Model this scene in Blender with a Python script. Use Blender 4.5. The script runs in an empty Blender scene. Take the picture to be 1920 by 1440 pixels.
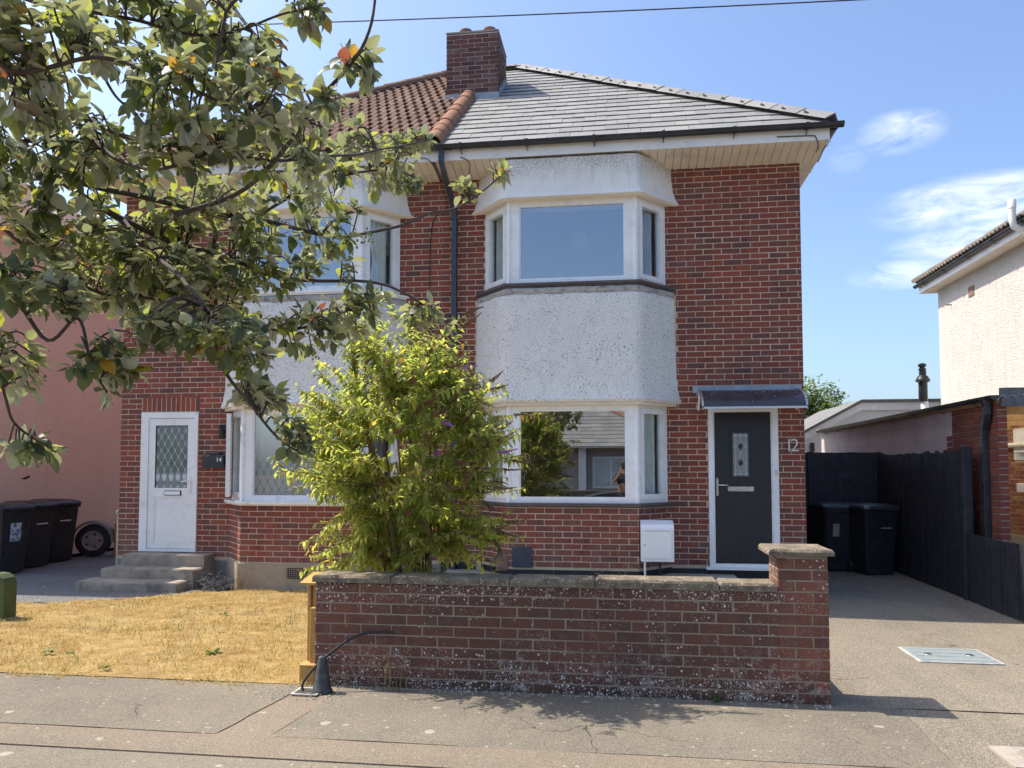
import bpy, math, random
from mathutils import Vector, Matrix, noise
R = math.radians
scene = bpy.context.scene
col = scene.collection

# ---------------------------------------------------------------- camera
cam_data = bpy.data.cameras.new('camera')
cam = bpy.data.objects.new('camera', cam_data)
col.objects.link(cam)
cam.location = (0, 0, 1.65)
cam.rotation_euler = (R(93.0), 0, R(8.1))
cam_data.sensor_width = 36
cam_data.lens = 27.75
cam_data.shift_y = 0.040
cam_data.clip_start = 0.05
cam_data.clip_end = 2000
scene.camera = cam

# ---------------------------------------------------------------- sky and sun
SHADOW = Vector((0.69, -0.13, -1.0)).normalized()      # the way sunlight travels
to_sun = -SHADOW
world = bpy.data.worlds.new('World')
scene.world = world
world.use_nodes = True
wn = world.node_tree
wn.nodes.clear()
def wnode(t, **kw):
    n = wn.nodes.new(t)
    for k, v in kw.items():
        setattr(n, k, v)
    return n
w_out = wnode('ShaderNodeOutputWorld')
w_bg = wnode('ShaderNodeBackground')
w_bg.inputs['Strength'].default_value = 0.095
w_sky = wnode('ShaderNodeTexSky', sky_type='NISHITA')
w_sky.sun_disc = False
w_sky.sun_elevation = math.asin(to_sun.z)
w_sky.sun_rotation = math.atan2(to_sun.x, to_sun.y)
w_sky.air_density = 0.9
w_sky.dust_density = 2.6
w_sky.ozone_density = 5.0
def build_clouds():
    L = wn.links.new
    tc = wnode('ShaderNodeTexCoord')
    sep = wnode('ShaderNodeSeparateXYZ'); L(tc.outputs['Generated'], sep.inputs[0])
    az = wnode('ShaderNodeMath', operation='ARCTAN2'); L(sep.outputs[0], az.inputs[0]); L(sep.outputs[1], az.inputs[1])
    el = wnode('ShaderNodeMath', operation='ARCSINE'); L(sep.outputs[2], el.inputs[0])
    comb = wnode('ShaderNodeCombineXYZ'); L(az.outputs[0], comb.inputs[0]); L(el.outputs[0], comb.inputs[1])
    mp = wnode('ShaderNodeMapping'); L(comb.outputs[0], mp.inputs[0])
    mp.inputs['Scale'].default_value = (9, 24, 1); mp.inputs['Rotation'].default_value = (0, 0, R(-6))
    nz = wnode('ShaderNodeTexNoise'); L(mp.outputs[0], nz.inputs['Vector'])
    nz.inputs['Scale'].default_value = 1.4; nz.inputs['Detail'].default_value = 9; nz.inputs['Roughness'].default_value = 0.6; nz.inputs['Distortion'].default_value = 0.6
    total = None
    # separate small cloud banks: azimuth from straight ahead (right is positive), elevation, half sizes, strength
    for a, e, sa, se, st in CLOUDS:
        da = wnode('ShaderNodeMath', operation='SUBTRACT'); L(az.outputs[0], da.inputs[0]); da.inputs[1].default_value = R(a)
        da2 = wnode('ShaderNodeMath', operation='DIVIDE'); L(da.outputs[0], da2.inputs[0]); da2.inputs[1].default_value = R(sa)
        de = wnode('ShaderNodeMath', operation='SUBTRACT'); L(el.outputs[0], de.inputs[0]); de.inputs[1].default_value = R(e)
        de2 = wnode('ShaderNodeMath', operation='DIVIDE'); L(de.outputs[0], de2.inputs[0]); de2.inputs[1].default_value = R(se)
        p1 = wnode('ShaderNodeMath', operation='MULTIPLY'); L(da2.outputs[0], p1.inputs[0]); L(da2.outputs[0], p1.inputs[1])
        p2 = wnode('ShaderNodeMath', operation='MULTIPLY_ADD'); L(de2.outputs[0], p2.inputs[0]); L(de2.outputs[0], p2.inputs[1]); L(p1.outputs[0], p2.inputs[2])
        g = wnode('ShaderNodeMapRange'); L(p2.outputs[0], g.inputs[0])
        g.inputs[1].default_value = 0; g.inputs[2].default_value = 1.0; g.inputs[3].default_value = st; g.inputs[4].default_value = 0
        g.interpolation_type = 'SMOOTHSTEP'
        if total is None:
            total = g.outputs[0]
        else:
            mx = wnode('ShaderNodeMath', operation='MAXIMUM'); L(total, mx.inputs[0]); L(g.outputs[0], mx.inputs[1]); total = mx.outputs[0]
    thr = wnode('ShaderNodeMapRange'); L(nz.outputs['Fac'], thr.inputs[0])
    thr.inputs[1].default_value = 0.35; thr.inputs[2].default_value = 0.74
    thr.inputs[3].default_value = 0.0; thr.inputs[4].default_value = 1.0
    m = wnode('ShaderNodeMath', operation='MULTIPLY'); L(total, m.inputs[0]); L(thr.outputs[0], m.inputs[1]); m.use_clamp = True
    mix = wnode('ShaderNodeMix', data_type='RGBA')
    L(m.outputs[0], mix.inputs[0]); L(w_sky.outputs[0], mix.inputs[6])
    mix.inputs[7].default_value = (5.0, 5.15, 5.4, 1)
    return mix.outputs[2]
CLOUDS = [(18.6, 21.1, 3.2, 1.5, 0.7), (15.3, 20.0, 1.6, 1.0, 0.35), (22.6, 16.3, 6.8, 1.9, 1.05),
          (23.6, 14.0, 6.6, 1.4, 1.25), (18.9, 12.4, 4.2, 1.1, 1.0), (-75.0, 22.0, 14.0, 3.0, 0.9), (120.0, 24.0, 20.0, 3.5, 0.9),
          (170.0, 33.0, 12.0, 2.5, 0.5), (70.0, 18.0, 16.0, 3.0, 1.0)]
wn.links.new(build_clouds(), w_bg.inputs['Color'])
wn.links.new(w_bg.outputs[0], w_out.inputs[0])

sun_data = bpy.data.lights.new('sun', 'SUN')
sun_data.energy = 2.4
sun_data.angle = R(0.5)
sun_data.color = (1.0, 0.91, 0.77)
sun = bpy.data.objects.new('sun', sun_data)
col.objects.link(sun)
sun.location = (-20, 5, 30)
sun.rotation_euler = SHADOW.to_track_quat('-Z', 'Y').to_euler()

vs = scene.view_settings
vs.view_transform = 'Standard'
vs.look = 'None'
vs.gamma = 1
vs.use_curve_mapping = False
vs.exposure = 1.54
scene.cycles.max_bounces = 10
scene.cycles.transparent_max_bounces = 12
scene.cycles.use_denoising = True

# ---------------------------------------------------------------- mesh helpers
class MB:
    """collects boxes, tubes, sheets ... and links them as ONE mesh object"""
    def __init__(self):
        self.v = []; self.f = []
    def add(self, vs_, fs_):
        o = len(self.v)
        self.v.extend(vs_)
        self.f.extend([tuple(i + o for i in q) for q in fs_])
        return self
    def box(self, x0, x1, y0, y1, z0, z1):
        return self.add([(x0,y0,z0),(x1,y0,z0),(x1,y1,z0),(x0,y1,z0),(x0,y0,z1),(x1,y0,z1),(x1,y1,z1),(x0,y1,z1)],
                 [(3,2,1,0),(4,5,6,7),(0,1,5,4),(1,2,6,5),(2,3,7,6),(3,0,4,7)])
    def cbox(self, x0, x1, y0, y1, z0, z1, c=0.006):
        """box with chamfered edges"""
        xs=(x0,x0+c,x1-c,x1); ys=(y0,y0+c,y1-c,y1); zs=(z0,z0+c,z1-c,z1)
        rings = []
        def ring(ix, iy, z):
            a,b = xs[ix],xs[3-ix]; d,e = ys[iy],ys[3-iy]
            k = c
            if ix == 0:
                return [(a+k,d,z),(b-k,d,z),(b,d+k,z),(b,e-k,z),(b-k,e,z),(a+k,e,z),(a,e-k,z),(a,d+k,z)]
            return [(a+k*.4,d,z),(b-k*.4,d,z),(b,d+k*.4,z),(b,e-k*.4,z),(b-k*.4,e,z),(a+k*.4,e,z),(a,e-k*.4,z),(a,d+k*.4,z)]
        vs_ = ring(1,1,z0)+ring(0,0,z0+c)+ring(0,0,z1-c)+ring(1,1,z1)
        fs_ = [tuple(range(7,-1,-1)), tuple(range(24,32))]
        for r in range(3):
            for i in range(8):
                j = (i+1) % 8
                fs_.append((r*8+i, r*8+j, r*8+8+j, r*8+8+i))
        return self.add(vs_, fs_)
    def obox(self, A, u, u0, u1, n0, n1, z0, z1):
        """box on a vertical plane: A point, u direction along it; n is the outward normal"""
        n = (u[1], -u[0])
        P = lambda a, b, z: (A[0]+u[0]*a+n[0]*b, A[1]+u[1]*a+n[1]*b, z)
        return self.add([P(u0,n1,z0),P(u1,n1,z0),P(u1,n0,z0),P(u0,n0,z0),P(u0,n1,z1),P(u1,n1,z1),P(u1,n0,z1),P(u0,n0,z1)],
                 [(3,2,1,0),(4,5,6,7),(0,1,5,4),(1,2,6,5),(2,3,7,6),(3,0,4,7)])
    def prism(self, poly, z0, z1):
        n = len(poly)
        vs_ = [(x,y,z0) for x,y in poly]+[(x,y,z1) for x,y in poly]
        fs_ = [tuple(range(n-1,-1,-1)), tuple(range(n,2*n))]
        for i in range(n):
            j = (i+1) % n
            fs_.append((i,j,n+j,n+i))
        return self.add(vs_, fs_)
    def xprism(self, poly, x0, x1):
        """poly of (y,z), extruded along x"""
        n = len(poly)
        vs_ = [(x0,y,z) for y,z in poly]+[(x1,y,z) for y,z in poly]
        fs_ = [tuple(range(n)), tuple(range(2*n-1,n-1,-1))]
        for i in range(n):
            j = (i+1) % n
            fs_.append((j,i,n+i,n+j))
        return self.add(vs_, fs_)
    def yprism(self, poly, y0, y1):
        """poly of (x,z) anticlockwise seen from -y, extruded along y"""
        n = len(poly)
        vs_ = [(x,y0,z) for x,z in poly]+[(x,y1,z) for x,z in poly]
        fs_ = [tuple(range(n)), tuple(range(2*n-1,n-1,-1))]
        for i in range(n):
            j = (i+1) % n
            fs_.append((j,i,n+i,n+j))
        return self.add(vs_, fs_)
    def tube(self, pts, r, n=6, cap=True, square=False):
        pts = [Vector(p) for p in pts]
        rs = r if isinstance(r, (list, tuple)) else [r]*len(pts)
        base = len(self.v)
        prev = None
        for i, p in enumerate(pts):
            d = (pts[min(i+1,len(pts)-1)]-pts[max(i-1,0)]).normalized()
            if prev is None:
                a = Vector((0,0,1)) if abs(d.z) < .9 else Vector((0,1,0))
                s = d.cross(a).normalized()
            else:
                s = (prev - d*prev.dot(d)).normalized()
            prev = s
            t = d.cross(s)
            for k in range(n):
                an = 2*math.pi*(k+(.5 if square else 0))/n
                rr = rs[i]*(1.414 if square else 1)
                self.v.append(tuple(p+(s*math.cos(an)+t*math.sin(an))*rr))
        for i in range(len(pts)-1):
            for k in range(n):
                j = (k+1) % n
                self.f.append((base+i*n+k, base+i*n+j, base+(i+1)*n+j, base+(i+1)*n+k))
        if cap:
            self.f.append(tuple(base+k for k in range(n-1,-1,-1)))
            e = base+(len(pts)-1)*n
            self.f.append(tuple(e+k for k in range(n)))
        return self
    def lathe(self, c, prof, n=16, axis='z'):
        """prof of (radius, height) from the bottom up"""
        base = len(self.v)
        for r, h in prof:
            for k in range(n):
                a = 2*math.pi*k/n
                if axis == 'z': p = (c[0]+r*math.cos(a), c[1]+r*math.sin(a), c[2]+h)
                elif axis == 'y': p = (c[0]+r*math.cos(a), c[1]-h, c[2]+r*math.sin(a))
                else: p = (c[0]+h, c[1]+r*math.cos(a), c[2]+r*math.sin(a))
                self.v.append(p)
        m = len(prof)
        for i in range(m-1):
            for k in range(n):
                j = (k+1) % n
                self.f.append((base+i*n+k, base+i*n+j, base+(i+1)*n+j, base+(i+1)*n+k))
        self.f.append(tuple(base+k for k in range(n-1,-1,-1)))
        self.f.append(tuple(base+(m-1)*n+k for k in range(n)))
        return self
    def grid(self, rows):
        """rows of points, all the same length"""
        base = len(self.v); w = len(rows[0])
        for r in rows: self.v.extend([tuple(p) for p in r])
        for i in range(len(rows)-1):
            for j in range(w-1):
                self.f.append((base+i*w+j, base+i*w+j+1, base+(i+1)*w+j+1, base+(i+1)*w+j))
        return self
    def rect(self, A, u, u0, u1, n0, z0, z1):
        n = (u[1], -u[0])
        P = lambda a, z: (A[0]+u[0]*a+n[0]*n0, A[1]+u[1]*a+n[1]*n0, z)
        return self.add([P(u0,z0),P(u1,z0),P(u1,z1),P(u0,z1)], [(0,1,2,3)])
    def mesh(self, name, smooth=None):
        me = bpy.data.meshes.new(name)
        me.from_pydata(self.v, [], self.f)
        if smooth is not None:
            me.shade_smooth()
            if smooth < 180:
                me.set_sharp_from_angle(angle=R(smooth))
        me.update()
        return me

def tag(o, label=None, cat=None, group=None, kind=None):
    if label: o['label'] = label
    if cat: o['category'] = cat
    if group: o['group'] = group
    if kind: o['kind'] = kind
    return o
def link(o, parent=None):
    """children are written in world coordinates: undo the move of an Empty parent"""
    col.objects.link(o)
    if parent is not None:
        o.parent = parent
        if parent.type == 'EMPTY' and not parent.get('_local'):
            o.matrix_parent_inverse = Matrix.Translation(-Vector(parent.location))
    return o
def obj(name, mb, mat, parent=None, smooth=None, **tags):
    me = mb.mesh(name, smooth) if isinstance(mb, MB) else mb
    if mat is not None and not me.materials:
        me.materials.append(mat)
    o = bpy.data.objects.new(name, me)
    link(o, parent)
    return tag(o, **tags)
def thing(name, loc, label, cat, group=None):
    o = bpy.data.objects.new(name, None)
    o.empty_display_size = 0.2
    o.location = loc
    col.objects.link(o)
    return tag(o, label, cat, group)
def local_thing(name, label, cat, group=None):
    o = thing(name, (0,0,0), label, cat, group)
    o['_local'] = 1
    return o
def copy_tree(o, parent=None):
    c = o.copy()
    col.objects.link(c)
    if parent is not None:
        c.parent = parent
        c.matrix_parent_inverse = o.matrix_parent_inverse.copy()
    for ch in list(o.children):
        copy_tree(ch, c)
    return c

# ---------------------------------------------------------------- materials
def S(r, g, b):
    f = lambda c: (c/255/12.92) if c/255 <= .04045 else ((c/255+.055)/1.055)**2.4
    return (f(r), f(g), f(b), 1)
class NT:
    def __init__(self, name):
        self.m = bpy.data.materials.new(name)
        self.m.use_nodes = True
        self.t = self.m.node_tree
        self.t.nodes.clear()
        self.out = self.n('ShaderNodeOutputMaterial')
        self.geo = None
    def n(self, t, **kw):
        x = self.t.nodes.new(t)
        for k, v in kw.items(): setattr(x, k, v)
        return x
    def l(self, a, b): self.t.links.new(a, b)
    def set(self, sock, v):
        if hasattr(v, 'links') or isinstance(v, bpy.types.NodeSocket): self.l(v, sock)
        else:
            if isinstance(v, (tuple, list)) and len(v) == 3 and sock.type == 'RGBA': v = (*v, 1)
            sock.default_value = v
    def geom(self):
        if self.geo is None: self.geo = self.n('ShaderNodeNewGeometry')
        return self.geo
    def pos(self): return self.geom().outputs['Position']
    def scaled(self, s, loc=(0,0,0), rot=(0,0,0)):
        m = self.n('ShaderNodeMapping'); self.l(self.pos(), m.inputs[0])
        m.inputs['Scale'].default_value = s; m.inputs['Location'].default_value = loc; m.inputs['Rotation'].default_value = rot
        return m.outputs[0]
    def noise(self, scale, detail=4, rough=.55, vec=None, dist=0):
        x = self.n('ShaderNodeTexNoise'); self.l(vec or self.pos(), x.inputs['Vector'])
        x.inputs['Scale'].default_value = scale; x.inputs['Detail'].default_value = detail
        x.inputs['Roughness'].default_value = rough; x.inputs['Distortion'].default_value = dist
        return x.outputs['Fac']
    def voro(self, scale, feature='F1', vec=None, out='Distance', rnd=1):
        x = self.n('ShaderNodeTexVoronoi', feature=feature); self.l(vec or self.pos(), x.inputs['Vector'])
        x.inputs['Scale'].default_value = scale; x.inputs['Randomness'].default_value = rnd
        return x.outputs[out]
    def math(self, op, a, b=0.0, c=None, clamp=False):
        x = self.n('ShaderNodeMath', operation=op); x.use_clamp = clamp
        self.set(x.inputs[0], a); self.set(x.inputs[1], b)
        if c is not None: self.set(x.inputs[2], c)
        return x.outputs[0]
    def rng(self, v, a, b, c=0.0, d=1.0, smooth=False):
        x = self.n('ShaderNodeMapRange'); self.set(x.inputs[0], v)
        x.inputs[1].default_value = a; x.inputs[2].default_value = b; x.inputs[3].default_value = c; x.inputs[4].default_value = d
        if smooth: x.interpolation_type = 'SMOOTHSTEP'
        return x.outputs[0]
    def mix(self, fac, a, b, mode='MIX'):
        x = self.n('ShaderNodeMix', data_type='RGBA', blend_type=mode)
        self.set(x.inputs[0], fac); self.set(x.inputs[6], a); self.set(x.inputs[7], b)
        return x.outputs[2]
    def ramp(self, v, stops, interp='LINEAR'):
        x = self.n('ShaderNodeValToRGB'); self.set(x.inputs[0], v)
        e = x.color_ramp.elements; x.color_ramp.interpolation = interp
        while len(e) < len(stops): e.new(.5)
        for i, (p, c_) in enumerate(stops):
            e[i].position = p; e[i].color = c_ if len(c_) == 4 else (*c_, 1)
        return x.outputs[0]
    def piece(self):
        """one random number for each piece, whether it is an object of its own or an island of a joined mesh"""
        o = self.n('ShaderNodeObjectInfo')
        s = self.math('ADD', o.outputs['Random'], self.geom().outputs['Random Per Island'])
        return self.math('FRACT', s)
    def xyz(self, i):
        s = self.n('ShaderNodeSeparateXYZ'); self.l(self.pos(), s.inputs[0]); return s.outputs[i]
    def bump(self, h, strength=.5, dist=.01):
        b = self.n('ShaderNodeBump'); self.l(h, b.inputs['Height'])
        b.inputs['Strength'].default_value = strength; b.inputs['Distance'].default_value = dist
        return b.outputs[0]
    def pbr(self, color, rough=.8, normal=None, metal=0.0, spec=.5, **kw):
        p = self.n('ShaderNodeBsdfPrincipled')
        self.set(p.inputs['Base Color'], color); self.set(p.inputs['Roughness'], rough)
        self.set(p.inputs['Metallic'], metal); self.set(p.inputs['Specular IOR Level'], spec)
        if normal is not None: self.l(normal, p.inputs['Normal'])
        for k, v in kw.items(): self.set(p.inputs[k], v)
        self.l(p.outputs[0], self.out.inputs[0])
        self.p = p
        return self.m
M = {}
def plain(name, c, rough=.5, var=.12, nscale=6, bump=0, bscale=60, metal=0, spec=.5, c2=None, dirt=None):
    t = NT(name)
    n = t.noise(nscale, 5)
    dark = tuple(x*(1-var) for x in c[:3]); lite = tuple(min(.92, x*(1+var)) for x in c[:3])
    cc = t.mix(t.rng(n, .3, .7), dark, c2 or lite)
    if dirt:
        cc = t.mix(t.math('MULTIPLY', t.rng(t.noise(dirt[1], 6, .65), .52, .75), dirt[2]), cc, dirt[0])
    nm = t.bump(t.noise(bscale, 4), .4, bump) if bump else None
    rr = t.rng(t.noise(nscale*2.3, 3), .3, .7, max(0, rough-.07), min(1, rough+.07))
    M[name] = t.pbr(cc, rr, nm, metal, spec)
    return M[name]

def brick_mat(name, cols, joint_stain=.25, spots=None, dark_lo=None):
    t = NT(name)
    r = t.piece()
    k = len(cols)
    c = t.ramp(r, [(i/k, cols[i]) for i in range(k)], 'CONSTANT')
    # kiln marks: darker bands along one brick, from stacking in the kiln
    r2 = t.math('FRACT', t.math('MULTIPLY', r, 17.31))
    kiln = t.noise(9, 3, .5, t.scaled((1, 1, .35)))
    c = t.mix(t.math('MULTIPLY', t.rng(kiln, .48, .62), t.rng(r2, .3, 1, 0, .6)), c, (.085,.045,.045))
    c = t.mix(t.rng(t.noise(55, 4, .6), .25, .75, .0, .45), c, t.mix(.5, c, (.02,.012,.01)))
    soot = t.noise(1.1, 5, .6)
    c = t.mix(t.math('MULTIPLY', t.rng(soot, .5, .75), joint_stain), c, (.05,.042,.04))
    eff = t.math('MULTIPLY', t.rng(t.noise(2.2, 6, .7, t.scaled((1.3,1.3,.55))), .55, .76), t.rng(t.noise(26, 4, .7), .4, .65))
    c = t.mix(t.math('MULTIPLY', eff, .42), c, (.36,.29,.25))
    big = t.noise(.8, 4, .55)
    c = t.mix(t.rng(big, .35, .65, 0, .22), c, (.11,.055,.048))
    if name.startswith('brick'):   # splash-back and salts on the lowest courses
        low = t.math('MULTIPLY', t.rng(t.xyz(2), .42, .95, 1, 0), t.rng(t.noise(2.4, 5, .6), .40, .62))
        c = t.mix(t.math('MULTIPLY', low, .5), c, (.21,.155,.135))
    if spots: c = spots(t, c)
    h = t.math('ADD', t.noise(120, 3), t.math('MULTIPLY', t.noise(28, 4), .8))
    M[name] = t.pbr(c, t.rng(t.noise(30, 3), .3, .7, .72, .92), t.bump(h, .5, .003), spec=.3)
    return M[name]
reds = [(.27,.078,.052),(.245,.074,.053),(.215,.072,.056),(.285,.086,.054),(.18,.074,.063),(.25,.076,.052),(.150,.072,.066),(.225,.074,.055),(.30,.09,.055),(.19,.08,.068),(.255,.08,.055),(.235,.10,.07),(.262,.076,.05),(.24,.08,.058)]
reds = [(r_*1.12, g_*.98, b_*.95) for r_, g_, b_ in reds]
brick_mat('brick', reds)
brick_mat('brick14', [tuple(x*1.08 for x in c) for c in reds])
def lichen(t, c):
    """pale lichen discs and lime bloom, densest along the foot and under the coping"""
    z = t.xyz(2)
    lo = t.rng(z, .02, .36, 1, 0); hi = t.rng(z, .6, .79, 0, .75)
    zone = t.math('MAXIMUM', lo, hi)
    big = t.rng(t.noise(2.6, 4, .6), .36, .62)
    zone = t.math('MULTIPLY', zone, big)
    v = t.voro(46); vr = t.voro(46, out='Color')
    s = t.n('ShaderNodeSeparateColor'); t.l(vr, s.inputs[0])
    rad = t.rng(s.outputs[0], 0, 1, .10, .44)
    disc = t.rng(t.math('SUBTRACT', rad, v), -.02, .05)
    on = t.math('GREATER_THAN', t.math('ADD', zone, t.rng(s.outputs[1], 0, 1, -.58, .42)), .30)
    disc = t.math('MULTIPLY', disc, on)
    v2 = t.voro(100); vr2 = t.voro(100, out='Color')
    s2 = t.n('ShaderNodeSeparateColor'); t.l(vr2, s2.inputs[0])
    d2 = t.math('MULTIPLY', t.rng(t.math('SUBTRACT', .30, v2), -.02, .06), t.math('GREATER_THAN', t.math('ADD', t.math('MULTIPLY', zone, .7), t.rng(s2.outputs[1], 0, 1, -.5, .5)), .36))
    bloom = t.math('MULTIPLY', t.math('MULTIPLY', t.rng(t.noise(15, 6, .75), .52, .68), t.rng(t.noise(2.1, 3), .45, .62)), t.rng(z, .05, .45, .95, .12))
    m = t.math('MAXIMUM', t.math('MAXIMUM', disc, d2), bloom)
    algae = t.math('MULTIPLY', t.rng(z, 0, .16, 1, 0), t.rng(t.noise(5, 4), .3, .6))
    c = t.mix(t.math('MULTIPLY', algae, .75), c, (.022,.02,.018))
    return t.mix(t.math('MULTIPLY', m, .92), c, (.62,.59,.54))
def sootwall(t, c):
    x = t.xyz(0)
    edge = t.math('MAXIMUM', t.rng(x, -2.33, -1.6, 1, 0), t.rng(x, .85, 1.25, 0, 1))
    n = t.rng(t.noise(1.4, 4), .35, .65, .55, 1)
    c = t.mix(t.math('MULTIPLY', t.math('SUBTRACT', 1.0, t.math('MULTIPLY', edge, .75)), t.math('MULTIPLY', n, .78)), c, (.080,.050,.036))
    return lichen(t, c)
brick_mat('wall_brick', [(.28,.10,.062),(.24,.09,.058),(.21,.082,.056),(.31,.11,.066),(.23,.088,.058)], .25, sootwall)
brick_mat('chimney_brick', [(.17,.066,.052),(.13,.056,.05),(.20,.08,.064),(.11,.055,.05),(.25,.14,.115)], .7)
brick_mat('orange_brick', [(.36,.13,.06),(.42,.17,.08),(.30,.10,.055),(.48,.24,.13),(.34,.15,.085)], .1)
brick_mat('red_pier_brick', [(.26,.07,.04),(.22,.06,.042),(.28,.085,.05),(.19,.055,.04)], .15)
def mortar_mat(name, c, dark=(.2,.15,.11), amt=.35):
    t = NT(name)
    cc = t.mix(t.rng(t.noise(2.0, 5, .6), .45, .7, 0, amt), c, dark)
    cc = t.mix(t.rng(t.noise(90, 4), .3, .7, 0, .3), cc, tuple(x*.7 for x in c))
    M[name] = t.pbr(cc, .92, t.bump(t.noise(150, 3), .5, .004), spec=.2)
mortar_mat('mortar', (.63,.48,.34))
mortar_mat('mortar_old', (.40,.34,.28), (.16,.13,.11), .6)
mortar_mat('mortar_chimney', (.66,.60,.53), (.24,.20,.17), .6)
mortar_mat('mortar_wall', (.34,.27,.20), (.12,.10,.08), .6)
def lichen_stone():
    t = NT('coping_stone')
    c = t.mix(t.rng(t.noise(9, 6, .65), .35, .65), (.26,.21,.145), (.12,.10,.075))
    v = t.voro(60); vr = t.voro(60, out='Color'); s = t.n('ShaderNodeSeparateColor'); t.l(vr, s.inputs[0])
    d = t.math('MULTIPLY', t.rng(t.math('SUBTRACT', t.rng(s.outputs[0], 0, 1, .1, .4), v), -.03, .06), t.math('GREATER_THAN', s.outputs[1], .5))
    c = t.mix(t.math('MULTIPLY', d, .8), c, (.55,.52,.45))
    c = t.mix(t.math('MULTIPLY', t.rng(t.noise(22, 5, .7), .56, .7), .7), c, (.035,.03,.026))
    M['coping_stone'] = t.pbr(c, .95, t.bump(t.noise(80, 4), .7, .006), spec=.2)
lichen_stone()
def roughcast(name, c, speck, amt=1, scale=95, streak=.38):
    t = NT(name)
    v = t.voro(scale); n = t.noise(30, 5, .7)
    cc = t.mix(t.rng(t.noise(2.2, 6, .65), .4, .7, 0, .5 if streak > .2 else .25), c, tuple(x*.80 for x in c))
    st = t.noise(5, 5, .65, t.scaled((1.6,1.6,.28)))
    cc = t.mix(t.rng(st, .5, .72, 0, streak), cc, tuple(x*.66 for x in c))
    pits = t.math('MULTIPLY', t.rng(t.noise(scale*.8, 3, .6), .575, .63), t.rng(t.noise(5, 4, .6), .36, .6, .35, 1))
    cc = t.mix(t.math('MULTIPLY', pits, amt), cc, speck)
    h = t.math('ADD', t.math('MULTIPLY', v, -1.0), t.math('MULTIPLY', n, 1.3))
    M[name] = t.pbr(cc, .9, t.bump(h, .9, .012), spec=.25)
roughcast('roughcast', (.90,.87,.81), (.16,.14,.14), .9, 70, .14)
roughcast('neighbour_render', (.62,.60,.55), (.34,.31,.26), .8, 40)
roughcast('pink_render', (.90,.67,.54), (.76,.54,.43), .4, 80, .12)
def smooth_render():
    t = NT('smooth_render')
    c = t.mix(t.rng(t.noise(3, 5, .6), .4, .7, 0, .4), (.88,.84,.77), (.76,.70,.61))
    z = t.xyz(2)
    mould = t.math('MULTIPLY', t.rng(t.noise(60, 5, .75), .42, .60), t.rng(t.math('ADD', z, t.math('MULTIPLY', t.noise(4, 4), .35)), 5.50, 5.80))
    c = t.mix(t.math('MULTIPLY', mould, .8), c, (.17,.11,.055))
    run = t.math('MULTIPLY', t.rng(t.noise(9, 5, .6, t.scaled((2.2,2.2,.3))), .54, .72), t.rng(z, 5.1, 5.6, .15, .6))
    c = t.mix(run, c, (.42,.36,.29))
    M['smooth_render'] = t.pbr(c, .9, t.bump(t.noise(110, 4), .5, .005), spec=.25)
smooth_render()
plain('upvc', (.89,.88,.86), .28, .05, 3, spec=.5, dirt=((.55,.52,.47,1), 5, .35))
plain('upvc_old', (.87,.86,.84), .35, .06, 3, spec=.5, dirt=((.42,.38,.33,1), 6, .5))
plain('soffit_pvc', (.80,.72,.60), .4, .06, 2, dirt=((.40,.34,.26,1), 3, .5))
plain('soffit_groove', (.25,.22,.18), .7)
plain('fascia_paint', (.87,.85,.81), .45, .06, 2, dirt=((.45,.42,.37,1), 4, .5))
plain('black_plastic', (.022,.024,.028), .38, .2, 4, dirt=((.12,.12,.115,1), 9, .4))
plain('gutter_black', (.026,.03,.037), .33, .2, 4, dirt=((.14,.13,.12,1), 8, .35))
plain('downpipe_grey', (.035,.048,.07), .4, .15, 5)
plain('bitumen', (.016,.016,.018), .55, .3, 8, .006, 60)
plain('sill_slate', (.10,.075,.07), .6, .25, 8, .003, 50)
plain('lead', (.30,.34,.39), .5, .2, 9, .004, 25, dirt=((.55,.56,.57,1), 8, .5))
plain('cement', (.42,.40,.37), .95, .2, 7, .01, 40, dirt=((.05,.045,.04,1), 11, .9))
plain('step_concrete', (.31,.265,.205), .95, .25, 5, .008, 45, dirt=((.06,.055,.05,1), 7, .7))
plain('plinth_render', (.36,.30,.22), .95, .2, 4, .006, 30, dirt=((.14,.11,.08,1), 4, .7))
plain('plinth_grey', (.24,.225,.205), .95, .2, 4, .006, 30, dirt=((.10,.09,.08,1), 4, .6))
plain('chrome', (.62,.60,.58), .22, .05, 4, metal=1)
plain('steel', (.55,.56,.57), .35, .1, 12, metal=1)
plain('brushed_steel', (.62,.61,.60), .4, .05, 30, metal=.9)
plain('meter_white', (.82,.825,.83), .4, .04, 2, dirt=((.5,.48,.44,1), 5, .25))
plain('pot_clay', (.23,.14,.10), .9, .25, 9, .004, 40, dirt=((.05,.045,.04,1), 5, .8))
plain('timber_yellow', (.46,.27,.075), .7, .18, 14, .003, 60, dirt=((.30,.17,.05,1), 10, .5))
plain('timber_warm', (.50,.30,.13), .75, .2, 12, .003, 60)
plain('timber_weathered', (.135,.135,.14), .9, .3, 9, .006, 50, dirt=((.04,.04,.04,1), 12, .8))
plain('block_paint', (.56,.49,.47), .9, .1, 1.5, .005, 60, dirt=((.40,.35,.31,1), 1.8, .7))
plain('white_paint', (.78,.78,.76), .6, .06, 2)
plain('felt_grey', (.17,.17,.16), .95, .2, 6, .006, 80)
plain('rubber', (.025,.025,.026), .75, .2, 12)
plain('cone_rubber', (.045,.047,.05), .6, .25, 14, dirt=((.16,.155,.15,1), 18, .6))
plain('rust_rim', (.34,.26,.22), .7, .25, 14, dirt=((.16,.075,.04,1), 14, .8))
plain('grey_paint_old', (.26,.22,.20), .8, .2, 7, dirt=((.33,.17,.08,1), 7, .5))
plain('orange_board', (.42,.19,.055), .85, .25, 12)
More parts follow.
